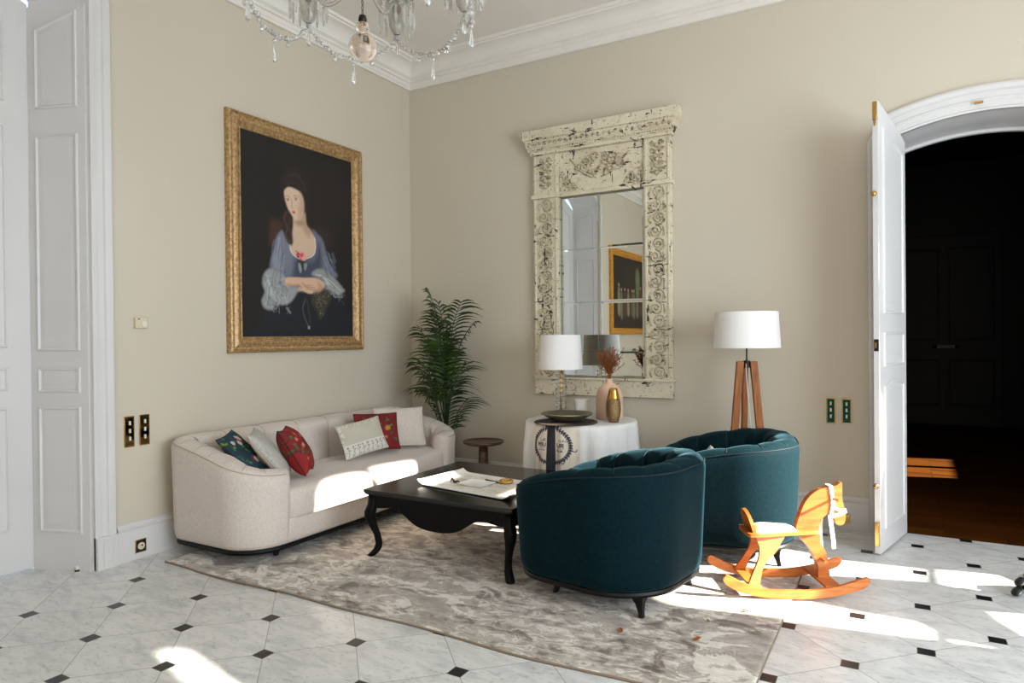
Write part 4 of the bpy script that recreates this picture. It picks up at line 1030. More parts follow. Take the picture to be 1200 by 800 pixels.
bk = MB(); bk.box((gx0-.01,-.012,gz0-.01),(gx1+.01,-.0,gz1+.01)); bk.build('backing', M['mirroredge'], mr)
for i in range(2):
    for j in range(4):
        x0,x1,z0,z1 = cols_[i]+.0015,cols_[i+1]-.0015,rows[j]+.0015,rows[j+1]-.0015
        p = MB(); b_ = .014; y0,y1 = -.014,-.0155
        tilt = {3:(0,.0),2:(0,.0),1:(0,.0),0:(.0,.03)}[j]
        o_ = [(x0,y0,z0),(x1,y0,z0),(x1,y0,z1),(x0,y0,z1)]; n_ = [(x0+b_,y1,z0+b_),(x1-b_,y1,z0+b_),(x1-b_,y1,z1-b_),(x0+b_,y1,z1-b_)]
        p.loft([o_,n_]); p.build('mirror_pane', M['mirror'], mr, nofix=False)

# ================================================================== PORTRAITS
M['paint'] = vcmat('oil_paint',.75)
def portrait_canvas():
    c = Canvas(190,255,(19,14,11)); P = c.poly
    P([(-.1,.3),(.3,.2),(.9,.2),(1.1,.3),(1.1,1.1),(-.1,1.1)],(23,17,12),.12,.8)
    P([(.45,.5),(.8,.5),(.95,.8),(.7,.95),(.4,.9)],(32,24,17),.12,.5)
    P([(0.229,0.46),(0.231,0.574),(0.29,0.592),(0.335,0.578),(0.32,0.5)],(74,46,28),.02,.8)
    P([(0.62,0.58),(0.70,0.60),(0.77,0.575),(0.79,0.52),(0.74,0.48),(.64,.5)],(52,36,26),.025,.7)
    # skirt
    P([(0.10,-.02),(0.18,.10),(0.262,0.165),(0.414,0.19),(0.457,0.235),(0.631,0.245),(0.804,0.232),(0.961,0.124),(0.97,-.02)],(20,22,30),.02)
    # bodice, sleeves
    P([(0.257,0.44),(0.263,0.47),(0.289,0.509),(0.329,0.54),(0.37,.535),(0.393,0.483),(0.46,0.412),(0.53,0.405),(0.60,0.437),(0.625,0.485),(0.60,0.57),(0.648,0.555),(0.704,0.516),(0.745,0.42),(0.795,0.37),(0.701,0.33),(0.6,0.25),(0.42,0.24),(0.3,0.28),(0.227,0.34),(0.238,0.395)],(104,108,122),.012)
    P([(0.40,0.40),(0.47,0.40),(0.55,0.40),(0.62,0.42),(0.66,0.5),(.69,.44),(0.68,0.36),(0.62,0.32),(0.57,0.28),(0.45,0.28),(0.38,.31)],(52,58,78),.03,.85)
    P([(0.36,0.49),(0.385,0.50),(0.43,0.42),(0.42,0.33),(0.37,0.31),(0.345,.40)],(122,127,140),.02,.7)
    P([(0.27,0.44),(0.30,0.51),(0.34,0.53),(0.34,0.44),(0.33,0.36),(0.27,0.33),(0.245,.38)],(138,142,154),.02,.8)
    P([(0.69,0.50),(0.715,0.46),(0.76,0.40),(0.84,0.345),(0.80,0.325),(0.73,0.37),(0.695,0.44)],(112,117,134),.015,.8)
    c.line([(.30,.50),(.29,.42),(.27,.35)],.006,(168,176,196),.6); c.line([(.73,.44),(.77,.385),(.82,.345)],.006,(152,160,186),.6); c.line([(.325,.52),(.33,.42),(.35,.33)],.006,(74,80,104),.6)
    # chest and neck
    P([(0.427,0.618),(0.48,0.64),(0.529,0.665),(0.544,0.594),(0.586,0.565),(0.622,0.528),(0.628,0.477),(0.605,0.438),(0.53,0.415),(0.47,0.414),(0.41,0.437),(0.393,0.477),(0.41,0.53),(0.421,0.57)],(206,176,150),.008)
    P([(0.50,0.62),(0.53,0.66),(0.544,0.594),(0.586,0.565),(.57,.53),(.52,.56)],(166,132,106),.02,.7)
    P([(0.44,0.60),(0.50,0.61),(0.52,0.59),(0.47,0.58)],(150,116,92),.015,.7)
    c.line([(.393,.485),(.41,.437),(.47,.411),(.53,.412),(.605,.437),(.628,.48),(.62,.53)],.006,(222,220,216),.8)
    # hair mass, face, ringlet
    P([(0.327,0.71),(0.323,0.785),(0.334,0.822),(0.386,0.860),(0.469,0.875),(0.543,0.854),(0.569,0.808),(0.572,0.727),(0.556,0.672),(0.529,0.655),(0.50,0.66),(.36,.69)],(36,25,20),.012)
    P([(0.353,0.745),(0.384,0.769),(0.435,0.770),(0.493,0.756),(0.519,0.721),(0.523,0.666),(0.503,0.629),(0.466,0.611),(0.436,0.613),(0.400,0.639),(0.374,0.672),(0.356,0.712)],(214,184,158),.007)
    P([(0.49,0.755),(0.519,0.721),(0.523,0.666),(0.503,0.629),(0.475,0.613),(0.48,.66),(.485,.71)],(178,140,116),.02,.6)
    P([(0.475,0.675),(0.495,0.68),(0.50,0.65),(0.48,0.645)],(208,148,130),.02,.5)
    P([(0.36,0.765),(0.40,0.79),(0.48,0.785),(0.53,0.745),(0.55,.80),(.46,.86),(.36,.82)],(40,28,22),.01)
    for (x,y) in ((.382,.703),(.452,.715)):
        c.line([(x-.02,y+.016),(x,y+.021),(x+.022,y+.014)],.0035,(110,84,66),.7); c.dot(x,y,.013,(226,208,192),.8,.007); c.dot(x,y,.0065,(46,34,28)); c.line([(x-.014,y+.004),(x,y+.008),(x+.015,y+.003)],.003,(90,62,50),.9)
    c.line([(.415,.712),(.418,.685),(.413,.672),(.43,.667)],.004,(168,124,102),.8)
    P([(.418,.648),(.432,.653),(.448,.649),(.44,.641),(.428,.640)],(178,78,70),.003)
    P([(0.34,0.627),(0.36,0.65),(0.40,0.64),(0.425,0.60),(0.418,0.545),(0.423,0.49),(0.402,0.472),(0.369,0.493),(0.339,0.538),(0.329,0.596)],(46,31,24),.010)
    c.line([(.37,.64),(.35,.60),(.375,.56),(.36,.52),(.40,.49)],.008,(96,66,48),.6); c.line([(.40,.61),(.385,.57),(.41,.53),(.40,.49)],.006,(84,58,42),.6)
    c.line([(.40,.83),(.45,.845),(.51,.82),(.54,.77)],.006,(84,78,76),.35); c.line([(.36,.80),(.40,.83),(.47,.83)],.012,(50,38,32),.6); c.line([(.37,.78),(.44,.80),(.52,.77)],.01,(50,36,29),.6)
    # ruffles
    P([(0.227,0.342),(0.175,0.309),(0.164,0.263),(0.182,0.223),(0.157,0.182),(0.17,.15),(0.204,0.137),(0.243,0.141),(0.263,0.168),(0.332,0.164),(0.404,0.184),(0.468,0.255),(0.40,0.262),(0.355,0.302),(0.325,0.321)],(150,152,152),.010)
    P([(0.588,0.333),(0.633,0.363),(0.701,0.366),(0.771,0.343),(0.842,0.308),(0.89,0.277),(0.914,0.258),(0.853,0.236),(0.792,0.241),(0.723,0.276),(0.677,0.312)],(144,146,144),.010)
    rnd = random.Random(8)
    for k in range(13):
        t = k/12; c.line([(.19+.05*t,.32-.06*t),(.21+.08*t,.25-.03*t),(.19+.2*t,.16+.05*t)],.004,rnd.choice([(196,198,200),(104,106,110),(206,208,206)]),.55)
        c.line([(.61+.10*t,.34-.02*t),(.68+.08*t,.33-.02*t),(.72+.16*t,.29-.035*t)],.004,rnd.choice([(196,198,196),(98,100,102),(206,206,200)]),.5)
    for k in range(46):
        u,v = rnd.random(),rnd.random(); x = .185+.19*u; y = .16+.15*v-.03*u; g_ = rnd.choice([(196,196,194),(88,90,92),(120,122,122),(176,178,178),(60,62,64)])
        c.line([(x,y),(x+rnd.uniform(-.02,.03),y+rnd.uniform(-.02,.03)),(x+rnd.uniform(-.02,.06),y+rnd.uniform(-.04,.02))],rnd.uniform(.004,.009),g_,.4)
        x = .62+.24*u; y = .33-.07*u-.05*v
        c.line([(x,y),(x+rnd.uniform(.0,.03),y+rnd.uniform(-.02,.01)),(x+rnd.uniform(.02,.07),y+rnd.uniform(-.04,.0))],rnd.uniform(.004,.008),g_,.4)
    for k in range(26):
        x,y = rnd.uniform(.26,.36),rnd.uniform(.33,.50); c.line([(x,y),(x-.015,y-.03),(x-.02,y-.07)],rnd.uniform(.004,.01),rnd.choice([(150,154,164),(84,88,102),(122,126,140)]),.35)
        x,y = rnd.uniform(.70,.80),rnd.uniform(.35,.47); c.line([(x,y),(x+.015,y-.03),(x+.03,y-.05)],rnd.uniform(.004,.008),rnd.choice([(146,150,164),(70,74,92)]),.3)
    # forearms and hands
    P([(0.355,0.300),(0.417,0.309),(0.52,.312),(0.61,0.316),(0.677,0.306),(0.711,0.276),(0.69,.25),(0.64,.236),(0.564,0.230),(0.50,0.242),(0.452,0.237),(0.47,0.256),(0.475,0.268),(0.42,.262),(0.36,0.264)],(212,174,146),.006)
    P([(.36,.272),(.42,.272),(.475,.275),(.50,.262),(.47,.262),(.40,.258)],(160,118,94),.008,.7); P([(.64,.30),(.70,.275),(.68,.25),(.62,.245),(.65,.27)],(176,134,108),.012,.6)
    for k in range(4): c.line([(.49+.012*k,.285-.010*k),(.55+.02*k,.272-.008*k),(.60+.02*k,.278-.012*k)],.003,(150,106,84),.8)
    c.line([(.445,.238),(.475,.246),(.50,.262)],.004,(150,106,84),.7)
    # flowers and bow at the breast
    P([(.455,.39),(.48,.405),(.53,.40),(.55,.385),(.535,.36),(.51,.345),(.485,.355),(.465,.365)],(44,52,50),.008)
    P([(.468,.385),(.488,.38),(.498,.35),(.485,.335),(.472,.355)],(150,158,158),.006,.9); P([(.52,.385),(.548,.388),(.54,.36),(.522,.352)],(140,146,144),.006,.9)
    c.dot(.468,.427,.018,(186,70,66)); c.dot(.502,.424,.028,(222,120,116)); c.dot(.518,.415,.02,(236,150,142)); c.dot(.50,.428,.012,(196,70,76)); c.dot(.468,.418,.009,(150,40,44)); c.line([(.445,.447),(.47,.44),(.48,.43)],.004,(96,62,44))
    # lace shawl and ribbon
    P([(0.60,0.235),(0.66,.245),(0.711,0.265),(0.775,0.227),(0.735,0.161),(0.68,0.10),(0.655,.10),(0.629,0.14),(0.586,0.183)],(58,54,46),.012,.9)
    for k in range(80):
        u,v = rnd.random(),rnd.random(); x = .60+.15*u; y = .24-.13*v+(.0); 
        if abs(x-.675) < .085*(1-v*.8): c.dot(x,y,.004,(128,116,92),.8)
    c.line([(.53,.20),(.505,.156),(.518,.107),(.555,.055)],.006,(78,82,84),.9); c.line([(.545,.19),(.56,.13),(.57,.07)],.005,(66,70,72),.8); c.dot(.558,.05,.012,(150,156,156),.8)
    return c
def picture(name, label, cat, loc, rz, w, h, fw, canvas, gname=None, gm='gilt'):
    """frame outer w x h, rail width fw; hangs with its back at local y=0 facing -y"""
    r = thing(name, label, cat, loc, rz, gname)
    sect = [(0,0),(0,.03),(.008,.045),(.02,.05),(.028,.042),(.04,.040),(.055,.048),(.07,.05),(.08,.040),(.095,.034),(.105,.028),(.112,.030),(.118,.022),(.118,0)]
    sect = [(a*fw/.118,d) for a,d in sect]
    mb = MB(); cs = [(-w/2,-h/2,1,1),(w/2,-h/2,-1,1),(w/2,h/2,-1,-1),(-w/2,h/2,1,-1)]
    rings = [[(x+a*sx,-d,z+a*sz) for a,d in sect] for x,z,sx,sz in cs]
    mb.loft(rings+[rings[0]], True, False); mb.build('frame', M[gm], r, angle=25)
    n1 = int(w/.018); n2 = int(h/.018)
    for ins,dd,rad in ((.02*fw/.118,.052,.0062),(.098*fw/.118,.035,.0045)):
        bd = MB()
        for k in range(n1):
            x = -w/2+ins+(w-2*ins)*(k+.5)/n1
            for s in (-1,1): bd.ball((x,-dd,s*(h/2-ins)),rad,6,4)
        for k in range(n2):
            z = -h/2+ins+(h-2*ins)*(k+.5)/n2
            for s in (-1,1): bd.ball((s*(w/2-ins),-dd,z),rad,6,4)
        bd.build('beading', M[gm], r, smooth=True)
    cw,chh = w-2*fw,h-2*fw
    g = grid(canvas.w,canvas.h,lambda u,v:((u-.5)*(cw+.004),-.020,(v-.5)*(chh+.004))); g.build('canvas', M['paint'], r, colors=canvas.cols())
    bk = MB(); bk.box((-w/2+.01,-.012,-h/2+.01),(w/2-.01,0,h/2-.01)); bk.build('backing', M['brown'], r)
    return r
picture('framed_portrait','gilt-framed oil portrait of a seated woman in blue-grey on the left wall','painting',(.001,-1.455,2.205),PI/2,1.42,1.80,.122,portrait_canvas())
def procession():
    c = Canvas(110,90,(34,26,18)); rnd = random.Random(12)
    c.poly([(0,0),(1,0),(1,.3),(0,.28)],(46,34,22),.05,.8); c.poly([(.1,.4),(.6,.4),(.7,.9),(.2,.95)],(48,40,28),.1,.7)
    for k in range(9):
        x = .16+.085*k+rnd.uniform(-.02,.02); y = .18+rnd.uniform(-.02,.04); hgt = rnd.uniform(.34,.46); cc = rnd.choice([(150,140,104),(120,116,90),(104,96,66),(92,54,36)])
        c.poly([(x-.03,y),(x+.03,y),(x+.022,y+hgt*.8),(x,y+hgt*.85),(x-.022,y+hgt*.8)],cc,.012,.85); c.dot(x,y+hgt*.95,.017,(190,150,116),.9)
    c.poly([(.28,.5),(.36,.5),(.38,.78),(.33,.88),(.27,.78)],(110,122,84),.02,.8)
    return c
picture('framed_painting','gold-framed dark figure painting on the left wall, seen only in the mirror','painting',(.001,-6.45,2.18),PI/2,2.1,1.5,.12,procession(),gm='gilt2')

# ================================================================== FLOOR LAMP
flp = thing('floor_lamp','tripod floor lamp with honey-brown wooden legs and a white drum shade','floor lamp',(3.335,-.42,0))
for k,a in enumerate((math.radians(205),math.radians(25),math.radians(115))):
    d_ = Vector((cos(a),sin(a),0)); top_ = Vector((0,0,1.215))+d_*.046; bot = d_*.150
    n_ = Vector((-d_.y,d_.x,0)); rings = []
    for P_ in (bot,top_): rings.append([tuple(P_+d_*sx*.025+n_*sy*.017) for sx,sy in ((-1,-1),(1,-1),(1,1),(-1,1))])
    lg = MB(); lg.loft(rings); lg.build('leg', M['oak'], flp, bevel=.003)
h_ = MB(); h_.lathe([(.02,1.17),(.02,1.222)],(0,0,0),20); h_.tube([(0,0,1.22),(0,0,1.36)],.006,10); h_.lathe([(.013,1.34),(.016,1.36),(.016,1.40),(.01,1.41)],(0,0,0),16); h_.build('stem', M['metaldark'], flp, angle=40)
c_ = MB(); c_.tube(spline([(.0,-.03,1.2),(.01,-.05,1.05),(.03,-.04,.8),(.045,-.02,.5),(.05,.05,.2),(.05,.2,.01)],6),.003,6); c_.build('cord', M['cord'], flp, smooth=True)
drum(flp,.229,.214,1.312,1.565,1.39)

# ================================================================== SIDE TABLE
stb = thing('side_table','small dark wooden pedestal side table between the sofa and the round table','side table',(1.08,-.37,0))
t = MB(); t.lathe([(.001,.455),(.10,.455),(.155,.462),(.178,.475),(.182,.492),(.176,.492),(.170,.482),(.15,.476),(.001,.474)],(0,0,0),56); t.build('tabletop', M['brown'], stb, smooth=True)
t = MB(); t.lathe([(.001,0),(.12,0),(.124,.008),(.115,.02),(.085,.05),(.062,.12),(.050,.22),(.043,.34),(.040,.455),(.001,.456)],(0,0,0),40); t.build('pedestal', M['brown'], stb, smooth=True)

# ================================================================== PALM
palm = thing('potted_palm','tall green palm standing in the corner behind the far sofa end','potted plant',(.60,-.255,0))
t = MB(); t.lathe([(.001,0),(.085,0),(.088,.005),(.10,.2),(.108,.22),(.098,.22),(.095,.19),(.001,.19)],(0,0,0),32); t.build('pot', M['pot'], palm, smooth=True)
t = MB(); t.lathe([(.001,.191),(.094,.191),(.001,.2)],(0,0,0),24,False); t.build('soil', M['soil'], palm, smooth=True)
rnd = random.Random(33)
fronds = [ # azimuth(deg), start z, reach, top z, length of the leafy part, droop
 (205,.5,.16,1.86,.62,.10),(165,.5,.10,1.74,.60,.08),(330,.5,.34,1.73,.50,.16),(20,.5,.28,1.55,.5,.14),(235,.45,.26,1.50,.55,.16),
 (270,.45,.20,1.62,.58,.12),(180,.4,.24,1.30,.5,.14),(215,.4,.30,1.17,.5,.2),(250,.4,.30,1.22,.5,.2),(300,.4,.30,1.38,.5,.18),
 (345,.4,.30,1.18,.45,.2),(325,.35,.31,1.02,.45,.22),(355,.3,.28,.86,.42,.24),(270,.35,.28,1.0,.45,.2),(225,.35,.26,.95,.4,.2),(310,.3,.27,.78,.38,.22),
 (285,.45,.12,1.45,.55,.08),(245,.45,.10,1.35,.5,.08),(320,.4,.18,1.28,.5,.1),(200,.3,.2,.82,.35,.15)]
for az,z0,reach,ztop_,ll,droop in fronds:
    a = math.radians(az); d_ = Vector((cos(a),sin(a),0)); side = Vector((-d_.y,d_.x,0))
    base_ = Vector((rnd.uniform(-.035,.035),rnd.uniform(-.035,.035),.19))
    k1 = base_+d_*reach*.15+Vector((0,0,(ztop_-.19)*.45)); k2 = base_+d_*reach*.5+Vector((0,0,(ztop_-.19)*.82)); k3 = Vector((d_.x*reach,d_.y*reach,ztop_))
    k4 = k3+d_*droop*.5+Vector((0,0,-droop*.1))
    sp = spline([base_,k1,k2,k3],10)
    fr_ = MB(); fr_.tube(sp,[.0075-.0055*i/(len(sp)-1) for i in range(len(sp))],6); f_ = fr_.build('stem', M['stem'], palm, smooth=True)
    lf = MB(); L_ = [0]
    for p,q in zip(sp,sp[1:]): L_.append(L_[-1]+(q-p).length)
    tot = L_[-1]; n = int(ll/.034)
    for i in range(n):
        s_ = tot-ll+ll*(i+.5)/n
        j = min(len(sp)-2,max(0,next((k for k in range(len(L_)-1) if L_[k+1] >= s_),len(sp)-2))); t_ = (s_-L_[j])/(L_[j+1]-L_[j]); P = sp[j].lerp(sp[j+1],t_); T = (sp[j+1]-sp[j]).normalized()
        f = (i+.5)/n; llen = (.11+.17*sin(PI*(.14+f*.62)))*(1 if f < .85 else 1-.45*(f-.85)/.15)
        for s in (-1,1):
            sd_ = T.cross(Vector((0,0,1))); sd_ = (sd_ if sd_.length > .25 else side).normalized()*s
            dr0 = (T*.62+sd_*.72+Vector((rnd.gauss(0,.08),rnd.gauss(0,.08),rnd.gauss(0,.08)))).normalized()
            pts = [P+dr0*llen*q+Vector((0,0,-llen*.5*q*q)) for q in (0,.25,.5,.75,1)]
            wv = T.cross(dr0).cross(dr0).normalized(); wd = [.003,.0095,.0105,.0065,.0006]
            nrm = dr0.cross(wv)*.003
            PX,PY = .60,-.255
            if any((p_.x+PX < .03) or (p_.y+PY > -.02) or (p_.z < .80 and p_.y+PY < -.35 and p_.x+PX < .93) for p_ in pts): continue
            vs = []
            for p_,w_ in zip(pts,wd): vs += [tuple(p_-wv*w_),tuple(p_+nrm),tuple(p_+wv*w_)]
            fs = []
            for m_ in range(4):
                b0 = m_*3; fs += [(b0,b0+1,b0+4,b0+3),(b0+1,b0+2,b0+5,b0+4)]
            lf.add(vs,fs)
    lf.build('frond', M['leaf'], f_, nofix=True)

# ================================================================== ROCKING HORSE
HA = math.radians(28)
hr = thing('rocking_horse','honey-coloured wooden rocking horse with white straps, standing right of the armchairs','rocking horse',(3.756,-1.436,.0125),HA)
# local x forward, y left; near side (towards the camera) is -y
def plate(name, poly, y0, y1, sm=5, m='horse', bev=.004):
    mb = MB(); pl = [(p.x,p.y) for p in spline([(a,b,0) for a,b in poly],sm,True)] if sm else poly
    mb.prism(pl, y0, y1, 'y'); return mb.build(name, M[m], hr, bevel=bev)
rock = [(-.417,.108),(-.405,.075),(-.318,.032),(-.205,.008),(-.101,.001),(.031,.001),(.172,.018),(.300,.052),(.338,.084),(.335,.105),(.315,.108),(.173,.066),(.031,.045),(-.101,.045),(-.204,.050),(-.299,.077),(-.384,.118),(-.405,.122)]
plate('rocker', rock, -.176, -.154); plate('rocker', rock, .154, .176)
for xa,xb,z in ((-.275,-.215,.046),(.12,.205,.048)):
    mb = MB(); mb.box((xa,-.154,z),(xb,.154,z+.014)); mb.build('cross_board', M['horse'], hr, bevel=.003)
def tilted(poly, ytop, ybot, t=.018):
    """plate splayed outwards: y varies with height"""
    pl = [(p.x,p.y) for p in spline([(a,b,0) for a,b in poly],5,True)]
    zs = [p[1] for p in pl]; z0,z1 = min(zs),max(zs)
    n = len(pl); yy = lambda z: ybot+(ytop-ybot)*(z-z0)/(z1-z0)
    tri = geometry.tessellate_polygon([[Vector((p[0],p[1],0)) for p in pl]])
    vs = [(p[0],yy(p[1])-t/2,p[1]) for p in pl]+[(p[0],yy(p[1])+t/2,p[1]) for p in pl]
    mb = MB(); mb.add(vs,[tuple(q) for q in tri]+[tuple(i+n for i in q[::-1]) for q in tri]+[(i,(i+1)%n,(i+1)%n+n,i+n) for i in range(n)])
    return mb
rleg = [(-.212,.300),(-.14,.302),(-.062,.302),(-.085,.262),(-.112,.222),(-.16,.180),(-.188,.145),(-.205,.10),(-.218,.058),(-.245,.054),(-.272,.060),(-.250,.11),(-.222,.160),(-.207,.195),(-.200,.245)]
for s in (-1,1): tilted(rleg, s*.055, s*.125).build('leg', M['horse'], hr, bevel=.003)
fleg = [(.030,.300),(.08,.302),(.142,.302),(.150,.25),(.172,.210),(.188,.16),(.193,.11),(.194,.062),(.165,.056),(.136,.062),(.134,.12),(.118,.165),(.095,.215),(.055,.262)]
plate('leg', fleg, -.026, .026)
neck = [(.022,.318),(.026,.36),(.041,.408),(.066,.467),(.101,.512),(.145,.541),(.200,.556),(.235,.562),(.266,.580),(.268,.530),(.270,.479),(.283,.425),(.286,.385),(.277,.355),(.257,.345),(.236,.352),(.226,.375),(.222,.398),(.199,.412),(.172,.395),(.150,.362),(.141,.33),(.137,.300),(.05,.300)]
plate('head_and_neck', neck, -.021, .021, 4)
seat = [(-.262,-.075),(-.262,.075),(-.235,.100),(-.15,.095),(.0,.062),(.125,.042),(.136,0),(.125,-.042),(.0,-.062),(-.15,-.095),(-.235,-.100)]
mb = MB(); mb.prism([(p.x,p.y) for p in spline([(a,b,0) for a,b in seat],5,True)], .302, .320, 'z'); mb.build('seat', M['horse'], hr, bevel=.004)
bk_ = [(-.075,.318),(-.08,.36),(-.068,.40),(-.035,.428),(0,.434),(.035,.428),(.068,.40),(.08,.36),(.075,.318)]
Mb = Matrix.Translation((-.232,0,0))@Matrix.Translation((0,0,.318))@Matrix.Rotation(math.radians(-16),4,'Y')@Matrix.Translation((0,0,-.318))
mb = MB(); mb.prism([(p.x,p.y) for p in spline([(a,b,0) for a,b in bk_],4,False)], 0, .018, 'x', M=Mb); mb.build('seat_back', M['horse'], hr, bevel=.004)
mb = MB(); mb.tube([(.225,-.085,.493),(.225,.085,.493)],.0085,14); mb.build('handle', M['horse'], hr, angle=40)
mb = MB(); mb.tube([(.150,-.085,.165),(.150,.085,.165)],.0085,14); mb.build('footrest', M['horse'], hr, angle=40)
def cush(u,v):
    x = -.215+.235*u; y = (v-.5)*(.15-.05*u); e = (1-abs(2*u-1)**6)*(1-abs(2*v-1)**6)
    return x,y,.321+.026*e
g = grid(20,14,cush); g.build('seat_pad', M['pad'], hr, smooth=True)
def strap(pts, w=.011, side=-1, name='strap'):
    mb = MB(); sp = spline(pts,6); rings = []
    for i,p in enumerate(sp):
        T = (sp[min(i+1,len(sp)-1)]-sp[max(i-1,0)]).normalized(); nn_ = Vector((0,side,0)); b_ = T.cross(nn_).normalized()
        if b_.length < .5: b_ = Vector((1,0,0))
        rings.append([tuple(p+b_*w-nn_*.001),tuple(p-b_*w-nn_*.001),tuple(p-b_*w+nn_*.0016),tuple(p+b_*w+nn_*.0016)])
    mb.loft(rings); return mb.build(name, M['strap'], hr, angle=50)
for s in (-1,1):
    y = s*.0245
    strap([(.205,y,.562),(.213,y,.51),(.216,y,.465),(.222,y,.44)],.010,s)
    strap([(.222,y,.445),(.245,y,.432),(.268,y,.427),(.288,y,.43)],.009,s)
    strap([(.288,y,.426),(.262,y,.412),(.235,y,.402),(.214,y,.395)],.009,s)
    strap([(.216,y,.455),(.210,y,.425),(.205,y,.397)],.009,s)
mb = MB(); mb.box((.194,-.026,.5575),(.216,.026,.563)); mb.build('strap', M['strap'], hr)
strap([(.199,-.028,.402),(.205,-.034,.33),(.212,-.036,.27),(.216,-.034,.222)],.011,-1)
strap([(.176,.028,.395),(.172,.034,.32),(.173,.036,.25),(.178,.034,.185)],.011,1)

# ================================================================== SWITCH PLATES, SOCKETS
def plate3(label, loc, rz, w, h, face):
    r = thing('light_switch', label, 'light switch', loc, rz)
    b = MB(); b.box((-w/2,-.006,-h/2),(w/2,0,h/2)); b.build('rim', M['brass'], r, bevel=.0015)
    b = MB(); b.box((-w/2+.007,-.0075,-h/2+.007),(w/2-.007,-.0055,h/2-.007)); b.build('plate', face, r)
    for k in range(3):
        b = MB(); z = (k-1)*h*.25+.006; b.box((-.006,-.016,z-.013),(.006,-.007,z+.013)); b.build('toggle', M['ivory2'], r, bevel=.002)
    return r
plate3('brass triple light switch on the left wall, nearer the tall white door',(.001,-2.895,.822),PI/2,.066,.198,M['plate'])
plate3('brass triple light switch on the left wall, the one nearer the sofa',(.001,-2.795,.824),PI/2,.068,.198,M['plate'])
M['greenmirror'] = mat('green_mirror_plate',(30,74,64),.12,.9)
plate3('green brass-rimmed triple light switch on the back wall, the one nearer the floor lamp',(3.842,-.001,.847),0,.062,.185,M['greenmirror'])
plate3('green brass-rimmed triple light switch on the back wall, the one nearer the open door',(3.945,-.001,.848),0,.066,.180,M['greenmirror'])
so = thing('wall_socket','square brass socket with cream insert on the left baseboard beside the sofa','socket',(.023,-2.842,.082),PI/2)
b = MB(); b.box((-.036,-.005,-.042),(.036,0,.042)); b.build('rim', M['brass'], so, bevel=.0015)
b = MB(); b.box((-.030,-.0065,-.036),(.030,-.004,.036)); b.build('plate', M['dark'], so)
b = MB(); b.tube([(0,-.006,0),(0,-.011,0)],.023,24); b.build('insert', M['ivory'], so, angle=40)
b = MB(); b.tube([(.004,-.0112,.004),(.004,-.013,.004)],.006,12); b.build('socket_hole', M['dark'], so)
so = thing('wall_socket','square brass socket on the back baseboard behind the rocking horse','socket',(3.94,-.023,.078),0)
b = MB(); b.box((-.024,-.006,-.032),(.024,0,.032)); b.build('plate', M['brass'], so, bevel=.0015)
b = MB(); b.tube([(0,-.006,0),(0,-.009,0)],.014,20); b.build('insert', M['ivory'], so, angle=40)
th_ = thing('wall_thermostat','small cream thermostat with a dial on the left wall above the switches','thermostat',(.001,-2.815,1.52),PI/2)
b = MB(); b.box((-.041,-.022,-.036),(.041,0,.036)); b.build('case', M['ivory'], th_, bevel=.004)
b = MB(); b.tube([(.015,-.022,-.008),(.015,-.030,-.008)],.019,24); b.build('dial', M['ivory2'], th_, angle=40)
b = MB(); b.box((-.026,-.0235,.02),(-.012,-.0215,.026)); b.build('indicator', M['dark'], th_)
ds = thing('door_stop','tiny white and metal door stop on the marble floor by the left doorway','door stop',(-.085,-3.175,0))
b = MB(); b.lathe([(.013,0),(.013,.008),(.009,.010)],(0,0,0),16); b.build('foot', M['metaldark'], ds, smooth=True)
b = MB(); b.lathe([(.010,.010),(.011,.014),(.011,.026),(.007,.03)],(0,0,0),16); b.build('buffer', M['ivory2'], ds, smooth=True)

# dry leaves on the rug
def dryleaf(label, x, y, s, rz, z=.0135):
    mb = MB(); P = [(0,-1),(.35,-.5),(.45,0),(.3,.55),(0,1),(-.3,.5),(-.42,0),(-.3,-.55)]
    n = len(P); vs = [(px*s,py*s,.004+.006*abs(px)*s/.02+.003*sin(py*3)) for px,py in P]+[(0,0,.003)]; vs += [(a,b,c-.0012) for a,b,c in vs]
    fs = [(i,(i+1)%n,n) for i in range(n)]+[((i+1)%n+n+1,i+n+1,2*n+1) for i in range(n)]+[(i,i+n+1,(i+1)%n+n+1,(i+1)%n) for i in range(n)]
    mb.add(vs,fs); o = mb.build('dry_leaf', M['dryleaf'], loc=(x,y,z)); o.rotation_euler = (0,0,rz); tag(o,label,'leaf','dry leaves on the rug')
dryleaf('curled brown dry leaf on the rug, left one below the front armchair',3.13,-2.41,.024,.6)
dryleaf('brown dry leaf on the rug near its right-hand corner, largest of the leaves',3.47,-2.33,.026,-.5)
dryleaf('tiny dry leaf on the rug close behind the largest leaf',3.465,-2.11,.013,.9)
dryleaf('dry leaf lying in sunlight on the rug by the rocker of the horse',3.60,-1.90,.020,1.6)

